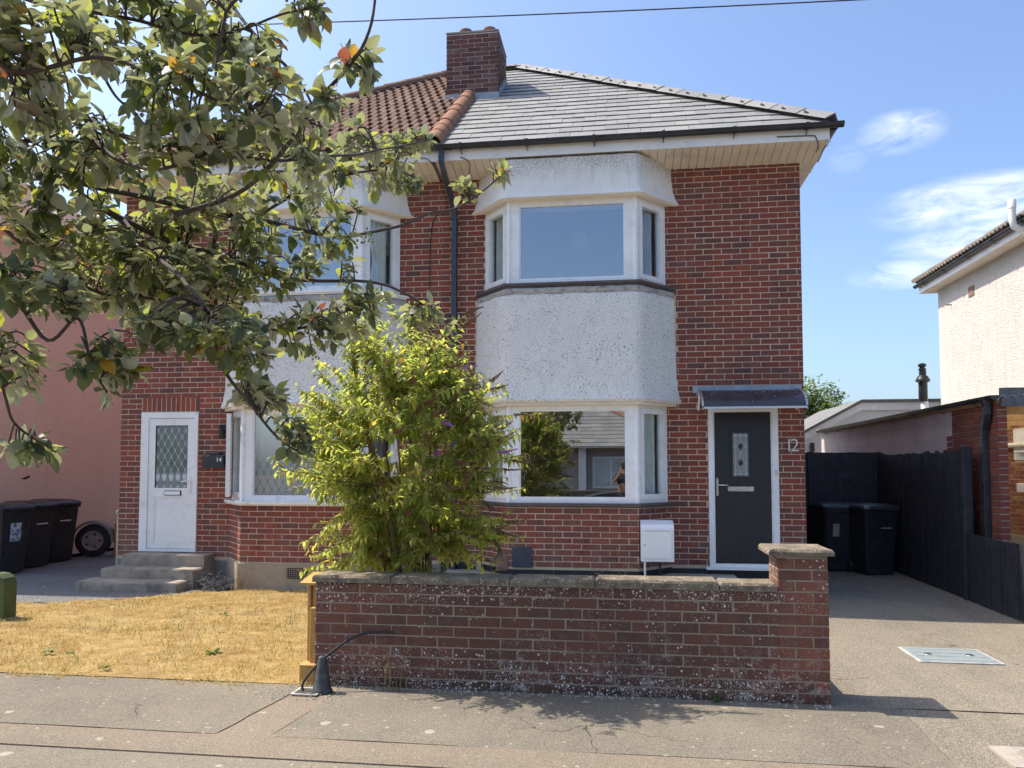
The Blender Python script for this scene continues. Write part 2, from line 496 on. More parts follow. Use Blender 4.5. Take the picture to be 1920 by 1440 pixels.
plain('green_post', (.055,.085,.022), .6, .2, 4)
plain('curtain', (.74,.72,.66), .95, .1, 5)
plain('curtain_blue', (.62,.68,.78), .95, .08, 5)
plain('plaster', (.42,.43,.45), .95, .05, 2)
plain('carpet', (.16,.14,.12), .95, .1, 9)
plain('shade_cloth', (.75,.73,.74), .9, .04, 4)
plain('fence_black', (.020,.021,.026), .62, .35, 7, .003, 40, dirt=((.055,.06,.075,1), 9, .7))
plain('cover_steel', (.29,.33,.325), .55, .12, 9, .003, 60, metal=.25, dirt=((.27,.28,.27,1), 18, .6))
plain('cover_concrete', (.34,.30,.25), .9, .15, 14, .004, 60)
plain('number_steel', (.66,.63,.58), .35, .06, 20, metal=.75)
plain('white_print', (.78,.78,.78), .6, .02)
plain('wire_black', (.018,.02,.024), .6, .1)
plain('gravel_dust', (.40,.36,.29), 1.0, .25, 30, .01, 90)
# ---------------------------------------------------------------- ground materials and glass
def glass_mat(name, refl, tint=(.9,.94,.95), rough=0.0):
    t = NT(name)
    lw = t.n('ShaderNodeLayerWeight'); lw.inputs['Blend'].default_value = .5
    fac = t.rng(t.math('POWER', lw.outputs['Facing'], 4.0), 0, 1, refl, 1.0)
    tr = t.n('ShaderNodeBsdfTransparent'); t.set(tr.inputs[0], tint)
    gl = t.n('ShaderNodeBsdfGlossy'); gl.inputs['Roughness'].default_value = rough
    t.set(gl.inputs[0], (1,1,1))
    ms = t.n('ShaderNodeMixShader'); t.l(fac, ms.inputs[0]); t.l(tr.outputs[0], ms.inputs[1]); t.l(gl.outputs[0], ms.inputs[2])
    t.l(ms.outputs[0], t.out.inputs[0])
    M[name] = t.m
glass_mat('glass', .24)
glass_mat('glass_side', .06)
glass_mat('glass_dim', .16)
def tarmac(name, c1, c2, chip, chipamt, warm, spots=True, cracks=True, bands=False):
    t = NT(name)
    big = t.noise(.55, 6, .6); mid = t.noise(3.1, 6, .62)
    c = t.mix(t.rng(big, .38, .64), c1, c2)
    c = t.mix(t.rng(mid, .45, .72, 0, .6), c, warm)
    if bands:    # worn wheel tracks and oil drips along the drive
        w_ = t.noise(2.0, 5, .6, t.scaled((1.5,.22,1)))
        c = t.mix(t.rng(w_, .50, .68, 0, .5), c, tuple(x*.62 for x in c1))
        c = t.mix(t.math('MULTIPLY', t.rng(t.noise(2.7, 5, .6), .66, .74), .5), c, (.05,.045,.04))
    g = t.voro(210, out='Color'); s = t.n('ShaderNodeSeparateColor'); t.l(g, s.inputs[0])
    c = t.mix(t.math('MULTIPLY', t.math('GREATER_THAN', s.outputs[0], .62), chipamt), c, chip)
    c = t.mix(t.math('MULTIPLY', t.math('LESS_THAN', s.outputs[1], .3), .45), c, tuple(x*.35 for x in c1))
    if spots:
        v = t.voro(4.2); vr = t.voro(4.2, out='Color'); s2 = t.n('ShaderNodeSeparateColor'); t.l(vr, s2.inputs[0])
        wob = t.math('ADD', v, t.rng(t.noise(30, 4), .3, .7, -.05, .05))
        sp = t.math('MULTIPLY', t.rng(t.math('SUBTRACT', t.rng(s2.outputs[0], 0, 1, .02, .17), wob), 0, .03), t.math('GREATER_THAN', s2.outputs[1], .35))
        c = t.mix(t.math('MULTIPLY', sp, .75), c, (.42,.38,.29))
        v3 = t.voro(13); vr3 = t.voro(13, out='Color'); s3 = t.n('ShaderNodeSeparateColor'); t.l(vr3, s3.inputs[0])
        sp3 = t.math('MULTIPLY', t.rng(t.math('SUBTRACT', .16, t.math('ADD', v3, t.rng(t.noise(60, 3), .3, .7, -.05, .05))), 0, .04), t.math('GREATER_THAN', s3.outputs[1], .68))
        c = t.mix(t.math('MULTIPLY', sp3, .7), c, (.45,.41,.33))
    h = t.math('ADD', t.voro(210), t.math('MULTIPLY', t.noise(40, 4), .8))
    if cracks:
        w = t.n('ShaderNodeVectorMath', operation='ADD'); t.l(t.pos(), w.inputs[0])
        nv = t.n('ShaderNodeTexNoise'); t.l(t.pos(), nv.inputs['Vector']); nv.inputs['Scale'].default_value = 2.2; nv.inputs['Detail'].default_value = 6
        sc = t.n('ShaderNodeVectorMath', operation='SCALE'); t.l(nv.outputs['Color'], sc.inputs[0]); sc.inputs['Scale'].default_value = .8
        t.l(sc.outputs[0], w.inputs[1])
        e = t.voro(.55, 'DISTANCE_TO_EDGE', w.outputs[0])
        ck = t.math('MULTIPLY', t.rng(e, .0, .0045, 1, 0), t.rng(t.noise(1.3, 3), .48, .56))
        c = t.mix(t.math('MULTIPLY', ck, .85), c, (.03,.025,.02))
        h = t.math('SUBTRACT', h, t.math('MULTIPLY', ck, 3.0))
    M[name] = t.pbr(c, .93, t.bump(h, .55, .006), spec=.25)
tarmac('pavement', (.14,.125,.098), (.215,.188,.143), (.36,.32,.255), .5, (.24,.197,.135))
tarmac('patch', (.20,.16,.12), (.25,.20,.15), (.38,.32,.25), .5, (.24,.185,.13))
tarmac('driveway', (.155,.134,.10), (.23,.198,.147), (.42,.37,.29), .75, (.235,.195,.137), spots=False, bands=True)
tarmac('road', (.175,.155,.12), (.235,.205,.155), (.38,.335,.265), .5, (.25,.205,.14))
tarmac('path_concrete', (.14,.14,.14), (.20,.195,.19), (.26,.25,.24), .35, (.17,.165,.16))
tarmac('kerb_stone', (.19,.155,.115), (.25,.205,.15), (.38,.325,.255), .5, (.225,.175,.125), cracks=False)
tarmac('bounce_gravel', (.36,.32,.25), (.46,.41,.33), (.62,.57,.48), .7, (.40,.34,.26), spots=False, cracks=False)  # invented pale surface for the hidden bed, throws sunlight up at the house
tarmac('garden_earth', (.07,.058,.045), (.10,.082,.06), (.2,.17,.13), .4, (.06,.05,.04), spots=False, cracks=False)
def lawn_mats():
    t = NT('lawn_soil')
    c = t.mix(t.rng(t.noise(4, 6, .65), .35, .65), (.27,.185,.08), (.46,.34,.15))
    c = t.mix(t.rng(t.noise(45, 5, .75), .46, .62, 0, .8), c, (.20,.12,.045))
    c = t.mix(t.rng(t.noise(2.2, 5, .65), .55, .72, 0, .5), c, (.36,.22,.09))
    M['lawn_soil'] = t.pbr(c, 1.0, t.bump(t.noise(120, 4), .8, .012), spec=.1)
    t = NT('dry_grass')
    r = t.piece()
    c = t.ramp(r, [(0,(.62,.46,.18)),(.3,(.70,.54,.24)),(.55,(.52,.36,.125)),(.75,(.76,.62,.33)),(.88,(.36,.23,.09)),(.95,(.19,.21,.07))], 'CONSTANT')
    c = t.mix(t.rng(t.noise(1.6, 5, .65), .46, .66, 0, .65), c, (.52,.29,.09))
    c = t.mix(t.math('MULTIPLY', t.rng(t.noise(5.5, 5, .7), .56, .66), .7), c, (.20,.21,.07))
    df = t.n('ShaderNodeBsdfDiffuse'); t.l(c, df.inputs[0])
    tl = t.n('ShaderNodeBsdfTranslucent'); t.l(c, tl.inputs[0])
    ms = t.n('ShaderNodeMixShader'); ms.inputs[0].default_value = .3
    t.l(df.outputs[0], ms.inputs[1]); t.l(tl.outputs[0], ms.inputs[2]); t.l(ms.outputs[0], t.out.inputs[0])
    M['dry_grass'] = t.m
lawn_mats()
def leaf_mat(name, top, under, trans, tfac=.45, gloss=.35, spread=(.35,.35)):
    """top: colour stops by leaf; a leaf's under side has a colour of its own"""
    t = NT(name)
    r = t.piece()
    k = len(top)
    ct = t.ramp(r, [(p, c) for p, c in top], 'CONSTANT')
    r2 = t.math('FRACT', t.math('MULTIPLY', r, 7.77))
    ct = t.mix(t.rng(r2, 0, 1, 0, spread[0]), ct, tuple(x*.45 for x in top[0][1]))
    ct = t.mix(t.rng(t.noise(45, 3), .4, .7, 0, .25), ct, (.10,.11,.03))
    if under:
        c = t.mix(t.geom().outputs['Backfacing'], ct, t.mix(t.math('MULTIPLY', t.math('GREATER_THAN', r, .9), .6), under, ct))
    else:
        c = ct
    ctr = t.ramp(r, [(p, x) for p, x in trans], 'CONSTANT')
    p = t.n('ShaderNodeBsdfPrincipled'); t.l(c, p.inputs['Base Color']); p.inputs['Roughness'].default_value = .48
    p.inputs['Specular IOR Level'].default_value = gloss
    t.l(t.bump(t.noise(160, 3), .25, .002), p.inputs['Normal'])
    tl = t.n('ShaderNodeBsdfTranslucent'); t.l(ctr, tl.inputs[0])
    ms = t.n('ShaderNodeMixShader'); ms.inputs[0].default_value = tfac
    t.l(p.outputs[0], ms.inputs[1]); t.l(tl.outputs[0], ms.inputs[2]); t.l(ms.outputs[0], t.out.inputs[0])
    M[name] = t.m
G1 = (.030,.058,.034)
leaf_mat('whitebeam_leaf', [(0,G1),(.35,(.045,.080,.042)),(.6,(.06,.10,.05)),(.85,(.12,.15,.05)),(.984,(.40,.22,.03)),(.992,(.22,.05,.03)),(.996,(.16,.09,.03))],
         (.56,.55,.42), [(0,(.36,.40,.17)),(.5,(.44,.48,.17)),(.78,(.66,.72,.09)),(.984,(.75,.42,.04)),(.992,(.4,.10,.05))], .33)
leaf_mat('buddleia_leaf', [(0,(.10,.15,.04)),(.25,(.14,.20,.05)),(.5,(.18,.245,.055)),(.75,(.23,.285,.07)),(.945,(.50,.42,.08)),(.975,(.24,.13,.05))],
         (.32,.34,.19), [(0,(.54,.62,.10)),(.5,(.66,.71,.12)),(.75,(.76,.76,.14)),(.945,(.88,.72,.11)),(.975,(.35,.2,.06))], .54, .35)
leaf_mat('weed_leaf', [(0,(.06,.12,.03)),(.5,(.085,.14,.035))], None, [(0,(.25,.4,.05)),(.5,(.3,.42,.06))], .3)
leaf_mat('hedge_leaf', [(0,(.05,.095,.025)),(.5,(.075,.12,.03)),(.8,(.16,.15,.035))], None, [(0,(.25,.36,.05)),(.5,(.3,.4,.06))], .35)
leaf_mat('dry_stalk', [(0,(.42,.30,.13)),(.5,(.34,.24,.11))], None, [(0,(.4,.3,.12)),(.5,(.4,.3,.12))], .2, .1)
plain('bark', (.085,.068,.058), .9, .35, 25, .006, 70, dirt=((.20,.19,.17,1), 18, .5))
plain('twig', (.085,.055,.042), .8, .25, 25, .002, 90)
plain('bud_stem', (.19,.125,.075), .85, .25, 18, .003, 70)
plain('berry', (.23,.26,.10), .5, .2, 40)
plain('panicle_brown', (.19,.095,.055), .9, .3, 60, .004, 120)
plain('panicle_purple', (.38,.17,.42), .8, .25, 60, .004, 120)

# ---------------------------------------------------------------- the ground
rnd = random.Random(11)
def sheet(poly, z, t=.05):
    return MB().prism(poly, z-t, z)
def rect(x0, x1, y0, y1): return [(x0,y0),(x1,y0),(x1,y1),(x0,y1)]
obj('ground', sheet(rect(-150,150,-120,200), -.10, .05), M['garden_earth'], kind='structure')
obj('road', sheet(rect(-60,60,-3.6,4.348), -.016), M['road'], kind='structure')
pave = obj('pavement', sheet(rect(-60,60,4.668,5.80), -.006, .04), M['patch'], kind='structure')
def slab(x0, x1, mat, dz=0, y0=4.669, y1=5.79, skew=0.0):
    mb = MB(); nx = max(2, int((x1-x0)/.25)); rows = []
    for j in range(7):
        y = y0+(y1-y0)*j/6
        rows.append([(x0+(x1-x0)*i/nx+skew*(j/6-.5)+(.016*noise.noise((x0 if i == 0 else x1,y*4,1)) if i in (0,nx) else 0), y+(.012*noise.noise((x0+(x1-x0)*i/nx,0,3)) if j == 0 else 0), dz+.006*noise.noise((x0+(x1-x0)*i/nx, y*1.3, 3))) for i in range(nx+1)])
    mb.grid(rows)
    e = MB(); e.prism([(x0-skew*.5,y0),(x1-skew*.5,y0),(x1+skew*.5,y1),(x0+skew*.5,y1)], -.02, dz-.010)
    mb.add(e.v, e.f)
    return obj('slab', mb, mat, pave, smooth=40)
slab(-14, -5.305, M['pavement']); slab(-5.295, -2.452, M['pavement'], .001, skew=.12)
slab(-2.446, -2.112, M['patch'], -.003, skew=.12); slab(-2.106, 1.815, M['pavement'], 0, skew=.05)
slab(1.821, 4.6, M['driveway'], -.002, skew=.05); slab(4.61, 14, M['pavement'])
kerb = obj('kerb', sheet(rect(-60,60,4.347,4.667), -.007, .04), M['patch'], kind='structure')
kb = MB(); rows = []
for t_, dz in ((0,-.018),(.06,-.006),(.5,-.001),(.95,-.002),(1.12,-.003)):
    rows.append([(x_, 4.352+.014*noise.noise((x_*1.7,3,1))+(.31+.016*noise.noise((x_*1.9,8,1)))*t_, dz+.003*noise.noise((x_*2.3,t_*3,6))) for x_ in [-10+.1*i for i in range(201)]])
kb.grid(rows)
obj('kerb_strip', kb, M['kerb_stone'], kerb, smooth=60)
obj('driveway', MB().grid([[(x, y, .012*noise.noise((x*.8,y*.6,1))-.002) for x in [1.385+i*.2 for i in range(15)]] for y in [5.795+j*.25 for j in range(37)]]),
    M['driveway'], smooth=60, kind='structure')
obj('garden_path', sheet([(-9.9,8.55),(-6.9,8.75),(-6.15,9.15),(-5.45,9.75),(-5.2,10.6),(-7.2,10.6),(-7.2,19),(-9.9,19)], .006), M['path_concrete'], kind='structure')
obj('garden_bed', sheet(rect(-2.36,1.375,6.02,10.49), .27, .30), M['bounce_gravel'], kind='structure')  # top unseen behind the wall; made pale to bounce light onto the facade
lawn_poly = [(-11,5.66),(-2.37,5.70),(-2.37,10.0),(-4.95,10.02),(-5.5,9.70),(-6.2,9.08),(-6.95,8.72),(-11,8.5)]
def in_poly(x, y, P):
    c = False; j = len(P)-1
    for i in range(len(P)):
        (xi,yi),(xj,yj) = P[i],P[j]
        if (yi > y) != (yj > y) and x < (xj-xi)*(y-yi)/(yj-yi)+xi: c = not c
        j = i
    return c
def lawn_h(x, y):
    if y < 5.80: return -.02+.035*(y-5.68)/.12
    return .018+.02*noise.noise((x*.9,y*.9,0))+.01*noise.noise((x*3,y*3,5))
def build_lawn():
    mb = MB(); st = .09; idx = {}
    for i in range(int(8.7/st)+1):
        for j in range(int(4.4/st)+1):
            x = -11+i*st; y = 5.68+j*st
            if in_poly(x, y, lawn_poly):
                idx[i,j] = len(mb.v); mb.v.append((x, y, lawn_h(x,y)))
    for (i,j) in list(idx):
        q = [(i,j),(i+1,j),(i+1,j+1),(i,j+1)]
        if all(k in idx for k in q): mb.f.append(tuple(idx[k] for k in q))
    obj('lawn', mb, M['lawn_soil'], smooth=60, kind='structure')
    g = MB(); r = random.Random(5)
    P = [(-11,5.63),(-2.36,5.72)]+lawn_poly[2:]
    n = 0
    while n < 60000:
        x = r.uniform(-8.4,-2.37); y = r.uniform(5.62,10.05)
        if not in_poly(x, y+.13*noise.noise((x*3,1,1))+.07*noise.noise((x*11,1,1))+(r.random()**4)*.10, P): continue
        d = noise.noise((x*2.1,y*2.1,9))
        if d < -.2 and r.random() < .55: continue
        if noise.noise((x*7,y*7,2)) < -.05 and r.random() < .85: continue
        if noise.noise((x*1.7,y*1.7,12)) < -.22 and r.random() < .7: continue
        n += 1
        L = r.uniform(.02,.065)*(1+.6*d)*(1.5 if r.random() < .06 else 1); a = r.uniform(0,6.28); lean = r.uniform(.5,1.6)
        z = max(.003, lawn_h(x,y))-.003; w = .0024
        dx, dy = math.cos(a), math.sin(a)
        tip = (x+dx*L*math.sin(lean), y+dy*L*math.sin(lean), z+L*max(.12,math.cos(lean)))
        g.add([(x-dy*w,y+dx*w,z),(x+dy*w,y-dx*w,z),tip], [(0,1,2)])
    # dark seed stalks and plantain heads standing in it
    s = MB()
    for i in range(2200):
        x = r.uniform(-8.2,-2.5); y = r.uniform(5.8,9.9)
        if not in_poly(x, y, lawn_poly) or noise.noise((x*1.3,y*1.3,4)) < -.05: continue
        L = r.uniform(.04,.10); a = r.uniform(0,6.28); z = lawn_h(x,y); w = .0016
        q = (x+math.cos(a)*L*.35, y+math.sin(a)*L*.35, z+L)
        s.add([(x-w,y,z),(x+w,y,z),q], [(0,1,2)])
        s.add([(q[0]-.003,q[1],q[2]-.012),(q[0]+.003,q[1],q[2]-.012),(q[0],q[1],q[2]+.012)], [(0,1,2)])
    obj('seed_stalks', s, M['weed_leaf'], label='thin dark weed stalks scattered through the dry lawn', cat='weeds', kind='stuff')
    obj('dry_grass', g, M['dry_grass'], label='parched straw coloured lawn grass beside the low wall', cat='grass', kind='stuff')
build_lawn()
def rubble():
    g = MB(); r = random.Random(8)
    for i in range(420):
        x = r.uniform(-2.4,1.4) if i < 300 else r.uniform(-2.9,-2.0)
        y = 5.79-abs(r.gauss(0,.035)) if i < 300 else r.uniform(5.4,5.8)
        s = r.uniform(.003,.012)
        a = r.uniform(0,3)
        pts = [(x+s*math.cos(a+k*1.57)*r.uniform(.7,1.2), y+s*math.sin(a+k*1.57)*r.uniform(.7,1.2), .0) for k in range(4)]+[(x, y, s*r.uniform(.6,1.1)+.003)]
        g.add(pts, [(0,1,4),(1,2,4),(2,3,4),(3,0,4)])
    obj('grit', g, M['gravel_dust'], label='loose mortar crumbs and grit along the wall foot', cat='gravel', kind='stuff')
rubble()
# ---------------------------------------------------------------- brickwork
def brick_mesh(name, mat):
    """unit-long brick with a chamfered face, front towards -y, 9 quads"""
    h = .0325; c = .004
    mb = MB()
    f = -.004; b = .055
    cx = .5-.02
    mb.add([(-.5,b,-h),(.5,b,-h),(.5,b,h),(-.5,b,h), (-.5,f+c,-h),(.5,f+c,-h),(.5,f+c,h),(-.5,f+c,h),
            (-cx,f,-h+c),(cx,f,-h+c),(cx,f,h-c),(-cx,f,h-c)],
           [(8,9,10,11),(4,5,9,8),(5,6,10,9),(6,7,11,10),(7,4,8,11),(0,1,5,4),(1,2,6,5),(2,3,7,6),(3,0,4,7)])
    me = mb.mesh(name); me.materials.append(mat)
    return me
def wall_bricks(A, u, L, z0, z1, openings=(), phase=0, course=.075, stretch=.235, prio=0, seed=1):
    """list of (x, y, z, angle, length, height scale, prio)"""
    r = random.Random(seed); out = []
    ang = math.atan2(u[1], u[0]); n = (u[1], -u[0])
    k = 0
    while z0+(k+1)*course <= z1+.012:
        zc = z0+(k+.5)*course
        segs = []
        s = -((k+phase) % 2)*stretch/2+r.uniform(-.006,.006)
        while s < L:
            a, b = max(0, s), min(L, s+stretch-.010)
            if b-a > .02: segs.append((a,b))
            s += stretch+r.uniform(-.002,.002)
        for o0, o1, oz0, oz1 in openings:
            if oz0 < zc < oz1:
                new = []
                for a, b in segs:
                    if b <= o0 or a >= o1: new.append((a,b)); continue
                    if a < o0-.02: new.append((a, o0-.004))
                    if b > o1+.02: new.append((o1+.004, b))
                segs = new
        for a, b in segs:
            m = (a+b)/2; d = r.uniform(-.0018,.0018)
            out.append((A[0]+u[0]*m+n[0]*d, A[1]+u[1]*m+n[1]*d, zc+r.uniform(-.001,.001), ang+r.uniform(-.004,.004), b-a, (course-.010)/.065, prio))
        k += 1
    return out
def lay_bricks(inst, mesh, parent, limit=300):
    """the bricks that show largest are objects of their own, the rest one joined part"""
    inst = sorted(inst, key=lambda b: -b[6])
    for x, y, z, a, l, hs, p in inst[:limit]:
        o = bpy.data.objects.new('brick', mesh)
        o.location = (x,y,z); o.rotation_euler = (0,0,a); o.scale = (l,1,hs)
        link(o, parent)
    rest = inst[limit:]
    if rest:
        mb = MB(); bv = [v.co.copy() for v in mesh.vertices]; bf = [tuple(p.vertices) for p in mesh.polygons]
        for x, y, z, a, l, hs, p in rest:
            ca, sa = math.cos(a), math.sin(a)
            mb.add([(x+v.x*l*ca-v.y*sa, y+v.x*l*sa+v.y*ca, z+v.z*hs) for v in bv], bf)
        me = mb.mesh('brick_courses'); me.materials.append(mesh.materials[0])
        o = bpy.data.objects.new('brick_courses', me); link(o, parent); tag(o, kind='stuff')
def mortar_cells(mb, A, u, L, z0, z1, openings, thick):
    us = sorted({0, L, *[max(0,o[0]) for o in openings], *[min(L,o[1]) for o in openings]})
    zs = sorted({z0, z1, *[min(max(o[2],z0),z1) for o in openings], *[min(max(o[3],z0),z1) for o in openings]})
    for a, b in zip(us, us[1:]):
        for c, d in zip(zs, zs[1:]):
            if b-a < 1e-4 or d-c < 1e-4: continue
            m, w = (a+b)/2, (c+d)/2
            if any(o[0] < m < o[1] and o[2] < w < o[3] for o in openings): continue
            mb.obox(A, u, a, b, -thick, 0, c, d)
def place_matrix(o, origin, x, y, z):
    o.matrix_basis = Matrix(((x.x,y.x,z.x,origin[0]),(x.y,y.y,z.y,origin[1]),(x.z,y.z,z.z,origin[2]),(0,0,0,1)))

# ---------------------------------------------------------------- canted bays
FY = 10.5                     # front wall plane
P_BAY = .47; HW = 1.21; HF = .815
def bay_ring(o, c):
    """bay outline set out by o from the window line: wall left, front left, front right, wall right"""
    L = math.hypot(HW-HF, P_BAY); nx, ny = P_BAY/L, (HW-HF)/L
    base = nx*HW
    xw = (base+o)/nx
    yf = P_BAY+o
    xf = (base+o-ny*yf)/nx
    return [(c-xw,FY),(c-xf,FY-yf),(c+xf,FY-yf),(c+xw,FY)]
def bay_path(o, c, n=26, rounding=.10):
    r = bay_ring(o, c); pts = [Vector((*p,0)) for p in r]
    out = []
    def lerp(a, b, k): return [a.lerp(b, i/k) for i in range(k)]
    A, B, C_, D = pts
    dB0 = (B-A).normalized(); dB1 = (C_-B).normalized(); dC1 = (D-C_).normalized()
    b0, b1 = B-dB0*rounding, B+dB1*rounding
    c0, c1 = C_-dB1*rounding, C_+dC1*rounding
    bez = lambda p, q, s: [p*(1-t)**2+q*2*t*(1-t)+s*t*t for t in [i/6 for i in range(6)]]
    out += lerp(A, b0, n//2)+bez(b0, B, b1)+lerp(b1, c0, n*2)+bez(c0, C_, c1)+lerp(c1, D, n//2)+[D]
    return out
def bay_skin(profile, c, amp, seed, nrow, rounding=.10):
    """profile: (z, offset) from the bottom up; real relief added along the outward direction"""
    rows = []
    for i in range(nrow+1):
        t = i/nrow*(len(profile)-1); k = min(int(t), len(profile)-2); t -= k
        z = profile[k][0]*(1-t)+profile[k+1][0]*t; o = profile[k][1]*(1-t)+profile[k+1][1]*t
        path = bay_path(o, c, rounding=rounding); row = []
        for j, p in enumerate(path):
            q = path[min(j+1,len(path)-1)]-path[max(j-1,0)]
            nn = Vector((q.y,-q.x,0)).normalized()
            d = amp*(noise.noise((p.x*9,z*9,seed))+.8*noise.noise((p.x*23,z*23,seed+p.y*9))+.6*noise.noise((p.x*2.2,z*2.2,seed+4)))
            if j in (0, len(path)-1): d = 0
            row.append((p.x+nn.x*d, p.y+nn.y*d, z+(amp*.8*noise.noise((p.x*5,p.y*5,seed+9)) if i in (0,nrow) else 0)))
        rows.append(row)
    return rows
def window_parts(win, c, z0, z1, fm, gm, casement=True):
    """one canted bay window: frames, panes on three sides"""
    r = bay_ring(0, c)
    fr = MB(); cas = []; panes = []
    for k in range(3):
        A = Vector(r[k]); B = Vector(r[k+1]); L = (B-A).length; u = (B-A)/L
        w = .055; pw = .085 if k == 1 else .075
        post = .05
        # outer frame bars
        fr.obox(A, u, 0 if k else -.0, pw+ (post if k==1 else 0), -.07, 0, z0, z1)
        fr.obox(A, u, L-pw-(post if k==1 else 0), L, -.07, 0, z0, z1)
        a, b = pw+(post if k==1 else 0), L-pw-(post if k==1 else 0)
        fr.obox(A, u, a, b, -.07, 0, z1-.06, z1); fr.obox(A, u, a, b, -.07, 0, z0, z0+.06)
        if k == 1:
            # bead round the pane
            bd = .018
            fr.obox(A, u, a, a+bd, -.045, -.012, z0+.06, z1-.06); fr.obox(A, u, b-bd, b, -.045, -.012, z0+.06, z1-.06)
            fr.obox(A, u, a+bd, b-bd, -.045, -.012, z1-.06-bd, z1-.06); fr.obox(A, u, a+bd, b-bd, -.045, -.012, z0+.06, z0+.06+bd)
            # grooves where frame meets corner post
            panes.append((A, u, a+bd, b-bd, z0+.06+bd, z1-.06-bd, -.03))
        else:
            cm = MB(); e = .012; q = .062
            a0, b0, c0, d0 = a-e, b+e, z0+.06-e, z1-.06+e
            cm.obox(A, u, a0, a0+q, -.06, .014, c0, d0); cm.obox(A, u, b0-q, b0, -.06, .014, c0, d0)
            cm.obox(A, u, a0+q, b0-q, -.06, .013, c0, c0+q); cm.obox(A, u, a0+q, b0-q, -.06, .013, d0-q, d0)
            cas.append(cm); panes.append((A, u, a0+q, b0-q, c0+q, d0-q, -.03))
    # corner posts cover the mitres
    for k in (1, 2):
        x, y = r[k]
        fr.lathe((x, y+.012, z0), [(.034,.001),(.034,z1-z0-.001)], 10)
    obj('frame', fr, fm, win, smooth=30)
    for cm in cas: obj('casement', cm, fm, win)
    for (A, u, a, b, c0, d0, n0), g_ in zip(panes, gm):
        obj('pane', MB().obox(A, u, a, b, n0-.006, n0, c0, d0), g_, win)
def bay_prism(mb, o, c, z0, z1):
    return mb.prism(bay_ring(o, c), z0, z1)
def house_half(tagd, s, label, bm, mm, upvc):
    """one half of the pair; s=+1 is number 12 (right), -1 number 14 (left), mirrored about the party wall"""
    PX = -2.465
    mx = lambda x: x if s > 0 else 2*PX-x
    seg = lambda a, b: (mx(a), mx(b)) if s > 0 else (mx(b), mx(a))
    h = thing('semi_detached_house', ((PX+mx(2.28))/2, 12.5, 0), label, 'house')
    c = mx(-.655)
    x0, x1 = seg(PX, 2.28)
    bw = MB()
    dz0, dz1 = .33, 2.43
    d0, d1 = seg(1.075, 1.955)
    b0, b1 = seg(-1.83, .52)
    ops = [(d0-x0, d1-x0, dz0, dz1), (b0-x0, b1-x0, .40, 5.45)]
    if s < 0: ops.append((d0-x0+.0, d1-x0, dz1, dz1+.225))
    mortar_cells(bw, (x0,FY), (1,0), x1-x0, .0, 5.62, [o for o in ops[:2]], .22)
    side = (2.28,10.5) if s > 0 else (mx(2.28),18.3)
    su = (0,1) if s > 0 else (0,-1)
    bw.obox((side[0], side[1]+(.22 if s > 0 else 0)), su, 0, 7.58, -.2, 0, 0, 5.62)
    bw.box(x0+.21 if s > 0 else x0+.21, x1-.21, 18.1, 18.3, 0, 5.62)
    wall = obj('brick_wall', bw, M[mm], h)
    inst = []
    front_ops = list(ops)
    # what the bay's render and frames cover
    ca, cb = seg(-1.99, .68)
    front_ops.append((ca-x0, cb-x0, 2.46, 3.88)); front_ops.append((b0-x0-.03, b1-x0+.03, .2, 5.6))
    zb = .375
    inst += wall_bricks((x0,FY), (1,0), x1-x0, zb, 5.64, front_ops, 0, prio=0, seed=3+s)
    # bay base
    r = bay_ring(.02, c)
    base = MB(); bay_prism(base, .02, c, 0, 1.14)
    bb = obj('bay_base', base, M[mm], h)
    binst = []
    for k in range(3):
        A, B = Vector(r[k]), Vector(r[k+1]); L = (B-A).length; u = (B-A)/L
        binst += wall_bricks(A, u, L, zb, 1.14, (), k, prio=10, seed=20+k)
    # those that show largest come first
    def pr(b):
        x, y, z = b[:3]
        if s > 0:
            v = -abs(z-1.9)*.5+(x > .6)*3+(y < 10.45)*2.5
        else:
            v = (y < 10.45)*3+(x < -5.4)*3-abs(z-1.5)*.6
        return b[:6]+(v,)
    inst = [pr(b) for b in inst+binst]
    bmesh_ = brick_mesh('brick', M[bm])
    if s < 0:   # soldier course over the door
        k = 0; xx = d0+.02
        while xx < d1+.02:
            o = bpy.data.objects.new('brick', bmesh_)
            o.location = (xx+.02, FY, dz1+.115); o.rotation_euler = (0, R(90), 0); o.scale = (.215,1,.97)
            link(o, wall); xx += .0745
    lay_bricks(inst, bmesh_, wall, 300 if s > 0 else 288)
    sideb = wall_bricks((side[0], side[1]+.0) if s < 0 else (side[0], side[1]+.06), su, 7.7, zb, 5.6, (), 1, seed=31)
    lay_bricks(sideb, bmesh_, wall, 0)
    # ---- plinth
    pl = MB()
    if s > 0:
        pl.obox((x0,FY), (1,0), 0, ca-x0, 0, .014, 0, zb-.004); pl.obox((x0,FY), (1,0), cb-x0-.13, x1-x0, 0, .014, 0, .335)
        rr = bay_ring(.035, c); pl.prism([rr[0],rr[1],rr[2],rr[3]], 0, zb-.03)
        obj('plinth', pl, M['bitumen'], h)
    else:
        pl.obox((x0,FY), (1,0), 0, x1-x0, 0, .012, 0, .33)
        obj('plinth', pl, M['plinth_grey'], h)
        pl2 = MB(); rr = bay_ring(.05, c); pl2.prism(rr, 0, .36); obj('bay_plinth', pl2, M['plinth_render'], h)
    # ---- roughcast apron between the windows and the plain band under the eaves
    ap = MB()
    prof = [(2.46,.09),(2.462,.135),(2.49,.15),(2.57,.125),(2.75,.10),(3.2,.088),(3.7,.085),(3.84,.078),(3.885,.05),(3.89,.0)]
    ap.grid(bay_skin(prof, c, .008, 1.3+s, 54))
    obj('roughcast_panel', ap, M['roughcast'], h, smooth=180)
